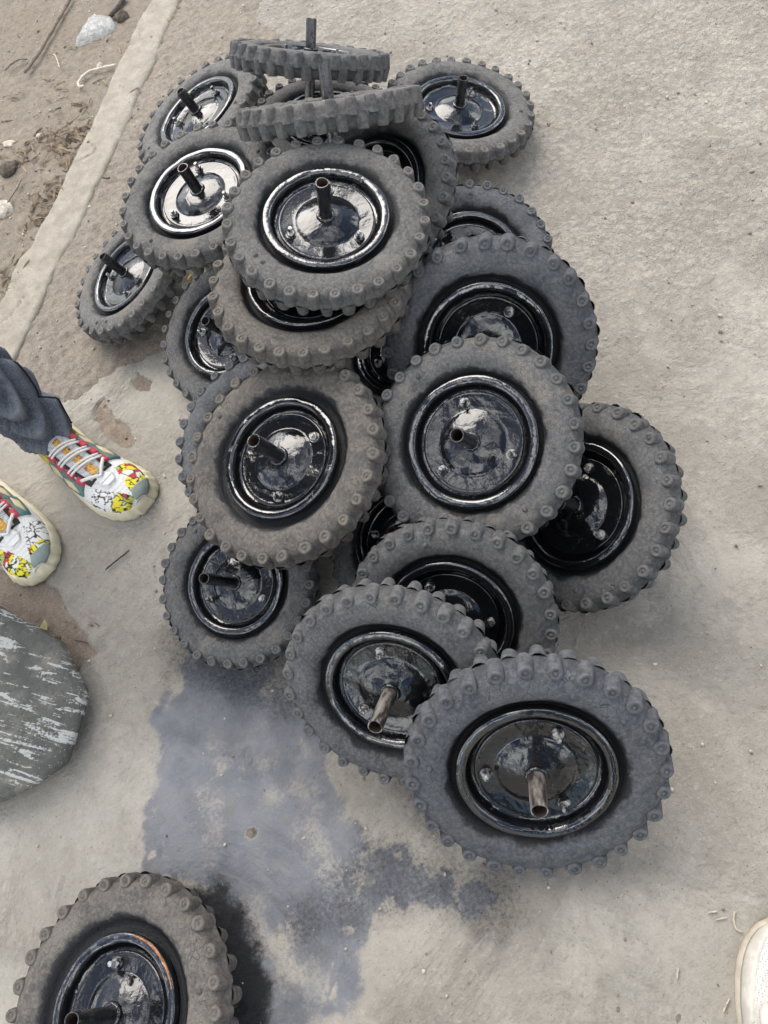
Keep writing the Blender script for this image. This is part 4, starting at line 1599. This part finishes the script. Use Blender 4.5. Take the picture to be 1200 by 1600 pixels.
stm = k.ramp(k.math('ADD', st, k.math('ADD', k.math('MULTIPLY', k.math('SUBTRACT', n2, 0.5), 0.26), k.math('MULTIPLY', k.math('SUBTRACT', big, 0.5), 0.22))), 0.585, 0.63)
base = k.mix(k.math('MULTIPLY', stm, 0.8), base, (0.40, 0.41, 0.39))
spk = k.ramp(k.voro(c, 170), 0.14, 0.06)
base = k.mix(k.math('MULTIPLY', spk, k.ramp(big, 0.45, 0.6)), base, (0.42, 0.42, 0.40))
STONE = k.done(base, 0.85, k.bump(k.math('ADD', n2, k.math('MULTIPLY', n1, 1.5)), 0.5, 0.003), 0.3)
tag(link('stone_block', mb.mesh('stone_block'), STONE, None, loc=(cen[0], cen[1], -0.002)),
    'dark grey stone block with white paint streaks at the left edge below the trainers', 'stone block')

# ------------------------------------------------------------------ rubbish and grit on the ground
WOODG = simple('grey_weathered_wood', (0.20, 0.165, 0.13), 0.9, 0.3, 90, 0.4)
WOODD = simple('dark_weathered_stick', (0.075, 0.06, 0.05), 0.9, 0.3, 90, 0.4)
WIRE = simple('pale_coated_wire', (0.55, 0.48, 0.40), 0.6, 0.15, 90, 0.2)
STRAW = simple('dry_straw', (0.46, 0.41, 0.32), 0.8, 0.25, 120, 0.2)
CLOD = simple('dark_earth_clod', (0.085, 0.07, 0.055), 0.95, 0.35, 120, 0.7, 0.004)
PEB = simple('pale_pebble', (0.42, 0.37, 0.31), 0.9, 0.25, 90, 0.4)


def stick(name, px, rad, mat, label, cat, group=None, z=0.006, jag=0.0015):
    pts = []
    for i in range(len(px) - 1):
        for q in range(5):
            u = q / 5
            a, b = gp(*px[i], z), gp(*px[i + 1], z)
            pts.append(a * (1 - u) + b * u)
    pts.append(gp(*px[-1], z))
    rr = random.Random(int(px[0][0] * 7 + px[0][1]))
    base = pts[0].copy()
    pts = [Vector(p - base) + Vector((rr.uniform(-jag, jag), rr.uniform(-jag, jag), rr.uniform(0, jag))) for p in pts]
    rad_l = [rad * rr.uniform(0.85, 1.1) * (0.75 if i in (0, len(pts) - 1) else 1) for i in range(len(pts))]
    mb = MB()
    mb.tube(pts, rad_l, 8)
    return tag(link(name, mb.mesh(name), mat, None, loc=tuple(base)), label, cat, group)


stick('stick', [(112, -6), (92, 30), (66, 74), (39, 114)], 0.0052, WOODG, 'long straight grey stick lying on the dirt in the top left corner', 'stick')
stick('root', [(8, 110), (16, 101), (30, 93), (44, 92), (50, 97)], 0.0030, WOODG, 'thin curved brown twig beside the lower end of the long grey stick', 'twig')
stick('stick', [(196, -6), (184, 12), (172, 26)], 0.0075, WOODD, 'short dark stick above the crumpled plastic bag', 'stick')
stick('wire_hook', [(182, 101), (160, 106), (140, 111), (128, 120), (122, 130), (124, 136), (131, 134)], 0.0034, WIRE,
      'pale bent wire hook lying on the dirt against the kerb strip', 'wire', jag=0.0006)
stick('straw', [(84, 84), (90, 95), (94, 106)], 0.0016, STRAW, 'single pale straw on the dirt between the long stick and the wire hook', 'straw')
stick('twig', [(34, 280), (24, 298), (12, 318)], 0.0022, WOODG, 'thin straight twig on the dirt left of the litter pile by the kerb', 'twig')
stick('twig', [(202, 860), (182, 876), (165, 890)], 0.0016, WOODD, 'thin dark forked twig on the concrete below the upper trainer', 'twig', jag=0.0006)
stick('twig', [(160, 278), (172, 279)], 0.0022, WOODD, 'short dark twig right of the kerb strip on rough ground', 'twig')
stick('straw', [(1148, 1424), (1146, 1436), (1150, 1452), (1160, 1457)], 0.0012, STRAW, 'bent pale straw on concrete beside the plain cream trainer', 'straw', z=0.003, jag=0.0004)
stick('straw', [(1107, 1426), (1120, 1424)], 0.0011, STRAW, 'short straw chip left of the bent straw', 'straw', z=0.003, jag=0.0004)
stick('straw', [(1118, 1437), (1136, 1434)], 0.0010, STRAW, 'thin straw lying just below the short straw chip', 'straw', z=0.003, jag=0.0004)
stick('straw', [(1140, 1560), (1134, 1572), (1130, 1582)], 0.0011, STRAW, 'straw shred at the bottom edge beside the plain cream trainer', 'straw', z=0.003, jag=0.0004)
stick('straw', [(1060, 1512), (1058, 1530)], 0.0011, STRAW, 'yellowish straw on open concrete left of the plain cream trainer', 'straw', z=0.003, jag=0.0004)

# crumpled clear plastic with a dark stone in its mouth
k = NT('crumpled_clear_plastic')
c = k.coord()
n1 = k.noise(c, 60, 5, 0.65, 1.0)
k.b.inputs['Transmission Weight'].default_value = 0.35
k.b.inputs['Alpha'].default_value = 0.82
PLASTIC = k.done(k.mix(k.ramp(n1, 0.35, 0.7), (0.66, 0.65, 0.62), (0.88, 0.88, 0.86)), 0.22, k.bump(n1, 1.0, 0.012), 0.5)
pg_ = gpl([(117, 72), (122, 58), (131, 45), (137, 40), (140, 30), (150, 24), (165, 24), (176, 28), (181, 38), (177, 48), (160, 57), (140, 65), (124, 71)])
b0 = pg_.mean(0)
rs = resample(np.concatenate([pg_, pg_[:1]]), 49)[:-1]
mb = MB()
rings = []
for q, z in ((1.0, -0.004), (1.0, 0.002), (0.93, 0.008), (0.8, 0.015), (0.6, 0.021), (0.4, 0.025), (0.2, 0.027), (0.05, 0.028)):
    rings.append([((p - b0)[0] * q, (p - b0)[1] * q, z + 0.010 * q * (1 if z > 0.003 else 0.0) *
                   fbm(np.array([(p - b0)[0] * q * 45]), np.array([(p - b0)[1] * q * 45]), 3, 97)[0]) for p in rs])
mb.rings(rings, False, True)
tag(link('plastic_bag', mb.mesh('plastic_bag'), PLASTIC, None, loc=(b0[0], b0[1], -0.004)),
    'crumpled clear plastic bag on the dirt at the upper left', 'plastic bag')


def rock(name, px, r, mat, label, cat, flat=0.6, group=None, seed=0, el=1.0):
    p = gp(*px)
    bm = bmesh.new()
    bmesh.ops.create_icosphere(bm, subdivisions=2, radius=1)
    rr = random.Random(seed + int(px[0]) * 3 + int(px[1]))
    o = [rr.uniform(0, 50) for _ in range(3)]
    for v in bm.verts:
        n = vnoise(np.array([v.co.x * 1.6 + o[0] + v.co.z]), np.array([v.co.y * 1.6 + o[1] - v.co.z]), 3)[0]
        v.co *= r * (1 + 0.32 * n)
        v.co.x *= el
        v.co.z *= flat
    me = bpy.data.meshes.new(name)
    bm.to_mesh(me)
    bm.free()
    return tag(link(name, me, mat, None, loc=(p[0], p[1], r * flat * 0.45 - 0.006), rot=(0, 0, rr.uniform(0, 6))), label, cat, group)


rock('stone', (190, 27), 0.020, CLOD, 'dark stone at the mouth of the crumpled plastic bag', 'stone', 0.7)
rock('earth_clod', (15, 264), 0.026, CLOD, 'dark earth clod at the left edge of the dirt', 'clod', 0.6)
rock('stone', (4, 326), 0.024, PEB, 'pale broken stone at the left edge below the thin straight twig', 'stone', 0.5, el=1.4)
rock('stone', (154, 101), 0.009, PEB, 'pale pebble above the wire hook', 'stone', 0.6)
rock('stone', (62, 210), 0.010, PEB, 'pale pebble on the dirt above the litter pile', 'stone', 0.6)
rock('stone', (139, 322), 0.008, PEB, 'small white pebble right of the kerb strip beside rough ground', 'stone', 0.6)
rock('stone', (158, 268), 0.008, PEB, 'small white pebble right of the kerb strip above the short dark twig', 'stone', 0.6)
rock('stone', (12, 222), 0.015, PEB, 'flat pale stone at the left edge above the earth clod', 'stone', 0.35, el=1.5)
rock('stone', (448, 43), 0.007, PEB, 'lone pebble at the top edge of the concrete behind the topmost wheel', 'stone', 0.5)
rock('stone', (713, 70), 0.008, CLOD, 'small dark chip on the concrete above the wheel at the upper right', 'stone', 0.4, el=1.9)
rock('stone', (1176, 270), 0.008, CLOD, 'dark pebble near the right edge of the concrete', 'stone', 0.6)
rock('stone', (88, 998), 0.007, CLOD, 'dark pebble in the soil beside the grey stone block', 'stone', 0.6)

# leaf by the stone block
mb = MB()
lp = [gp(62, 981, 0.004), gp(70, 968, 0.014), gp(74, 975, 0.010), gp(74, 985, 0.004)]
c0 = sum(lp) / 4
mb.rings([[tuple(p - c0) for p in lp], [tuple(p - c0 + np.array([0, 0, 0.0008])) for p in lp]], True, True)
tag(link('leaf', mb.mesh('leaf', False), simple('pale_yellow_leaf', (0.55, 0.50, 0.24), 0.7, 0.15, 90, 0.2), None, loc=tuple(c0)),
    'pale yellow dry leaf on the soil beside the grey stone block', 'leaf')

# yellow scrap seen between the wheels at the left
for nm, px_, lab in (('wood_chip', [(294, 437), (300, 430)], 'yellow wood chip between the pale left wheel and the half covered wheel'),):
    stick(nm, px_, 0.004, simple('yellow_chip', (0.5, 0.36, 0.10), 0.7), lab, 'wood chip', z=0.10, jag=0.0003)

# leaf litter against the kerb: nobody could count it
mb = MB()
rr = random.Random(5)
spots = [(gp(112, 205), 0.075, 60), (gp(92, 235), 0.085, 60), (gp(75, 305), 0.07, 45), (gp(60, 345), 0.05, 30), (gp(20, 245), 0.05, 25),
         (gp(30, 430), 0.06, 30), (gp(10, 440), 0.05, 20), (gp(55, 180), 0.25, 40), (gp(170, 60), 0.2, 20), (gp(110, 985), 0.06, 10)]
for p, sp, n in spots:
    for _ in range(n):
        x, y = rr.gauss(p[0], sp * 0.6), rr.gauss(p[1], sp * 0.6)
        L_, w_ = rr.uniform(0.008, 0.042), rr.uniform(0.0008, 0.0034)
        a = rr.gauss(-0.6, 0.9)
        tl = rr.uniform(-0.25, 0.25)
        dx, dy = math.cos(a) * L_, math.sin(a) * L_
        z0 = -0.008 + rr.uniform(0, 0.010)
        nx, ny = -math.sin(a) * w_, math.cos(a) * w_
        q = [Vector((x + nx, y + ny, z0)), Vector((x - nx, y - ny, z0)), Vector((x, y, z0 + w_ * 1.6))]
        e = Vector((dx, dy, tl * L_ * 0.4))
        m_ = e * 0.5 + Vector((0, 0, rr.uniform(0, 0.004)))
        mb.rings([[tuple(v) for v in q], [tuple(v + m_) for v in q], [tuple(v + e) for v in q]], True, True)
k = NT('dry_litter')
c = k.coord()
n1 = k.noise(c, 35, 3, 0.7)
LITTER = k.done(k.mix(k.ramp(n1, 0.35, 0.62), (0.10, 0.075, 0.05), (0.36, 0.28, 0.19)), 0.9)
tag(link('leaf_litter', mb.mesh('leaf_litter', False), LITTER), 'dry twigs and leaf litter gathered along the kerb strip', 'litter', kind='stuff')

# loose grit, too small to pick apart
verts, faces = [], []
ico = bmesh.new()
bmesh.ops.create_icosphere(ico, subdivisions=1, radius=1)
iv = np.array([v.co[:] for v in ico.verts])
ifc = np.array([[v.index for v in f.verts] for f in ico.faces])
ico.free()
NG = 9000
GX, GY = RNG.uniform(-1.1, 1.5, NG), RNG.uniform(-0.45, 3.1, NG)
g_sd = slab_sd(GX, GY)
dens = np.where(g_sd > 0.01, np.where(GX * 0.75 + (GY - 0.75) * 0.45 > 0.2, 0.5, 0.25), 1.0)
g_z = np.where(g_sd > 0.005, 0.0, dirt_fn(GX, GY)[0])
g_keep = RNG.random(NG) < dens
ng = 0
for x, y, z in zip(GX[g_keep], GY[g_keep], g_z[g_keep]):
    r = 0.0009 + 0.0028 * RNG.random() ** 3
    q = iv * (r * RNG.uniform(0.65, 1.35, 3)) * (1 + 0.2 * RNG.uniform(-1, 1, (len(iv), 1)))
    verts.append(q + np.array([x, y, z + r * 0.35]))
    faces.append(ifc + ng * len(iv))
    ng += 1
me = mesh_np('loose_grit', np.concatenate(verts), np.concatenate(faces), False)
k = NT('loose_grit')
c = k.coord()
n1 = k.noise(c, 55, 2, 0.7)
GRIT = k.done(k.mix(k.ramp(n1, 0.36, 0.64), (0.16, 0.135, 0.11), (0.52, 0.47, 0.40)), 0.9)
tag(link('loose_grit', me, GRIT), 'loose pale grit scattered over the concrete and dirt', 'grit', kind='stuff')
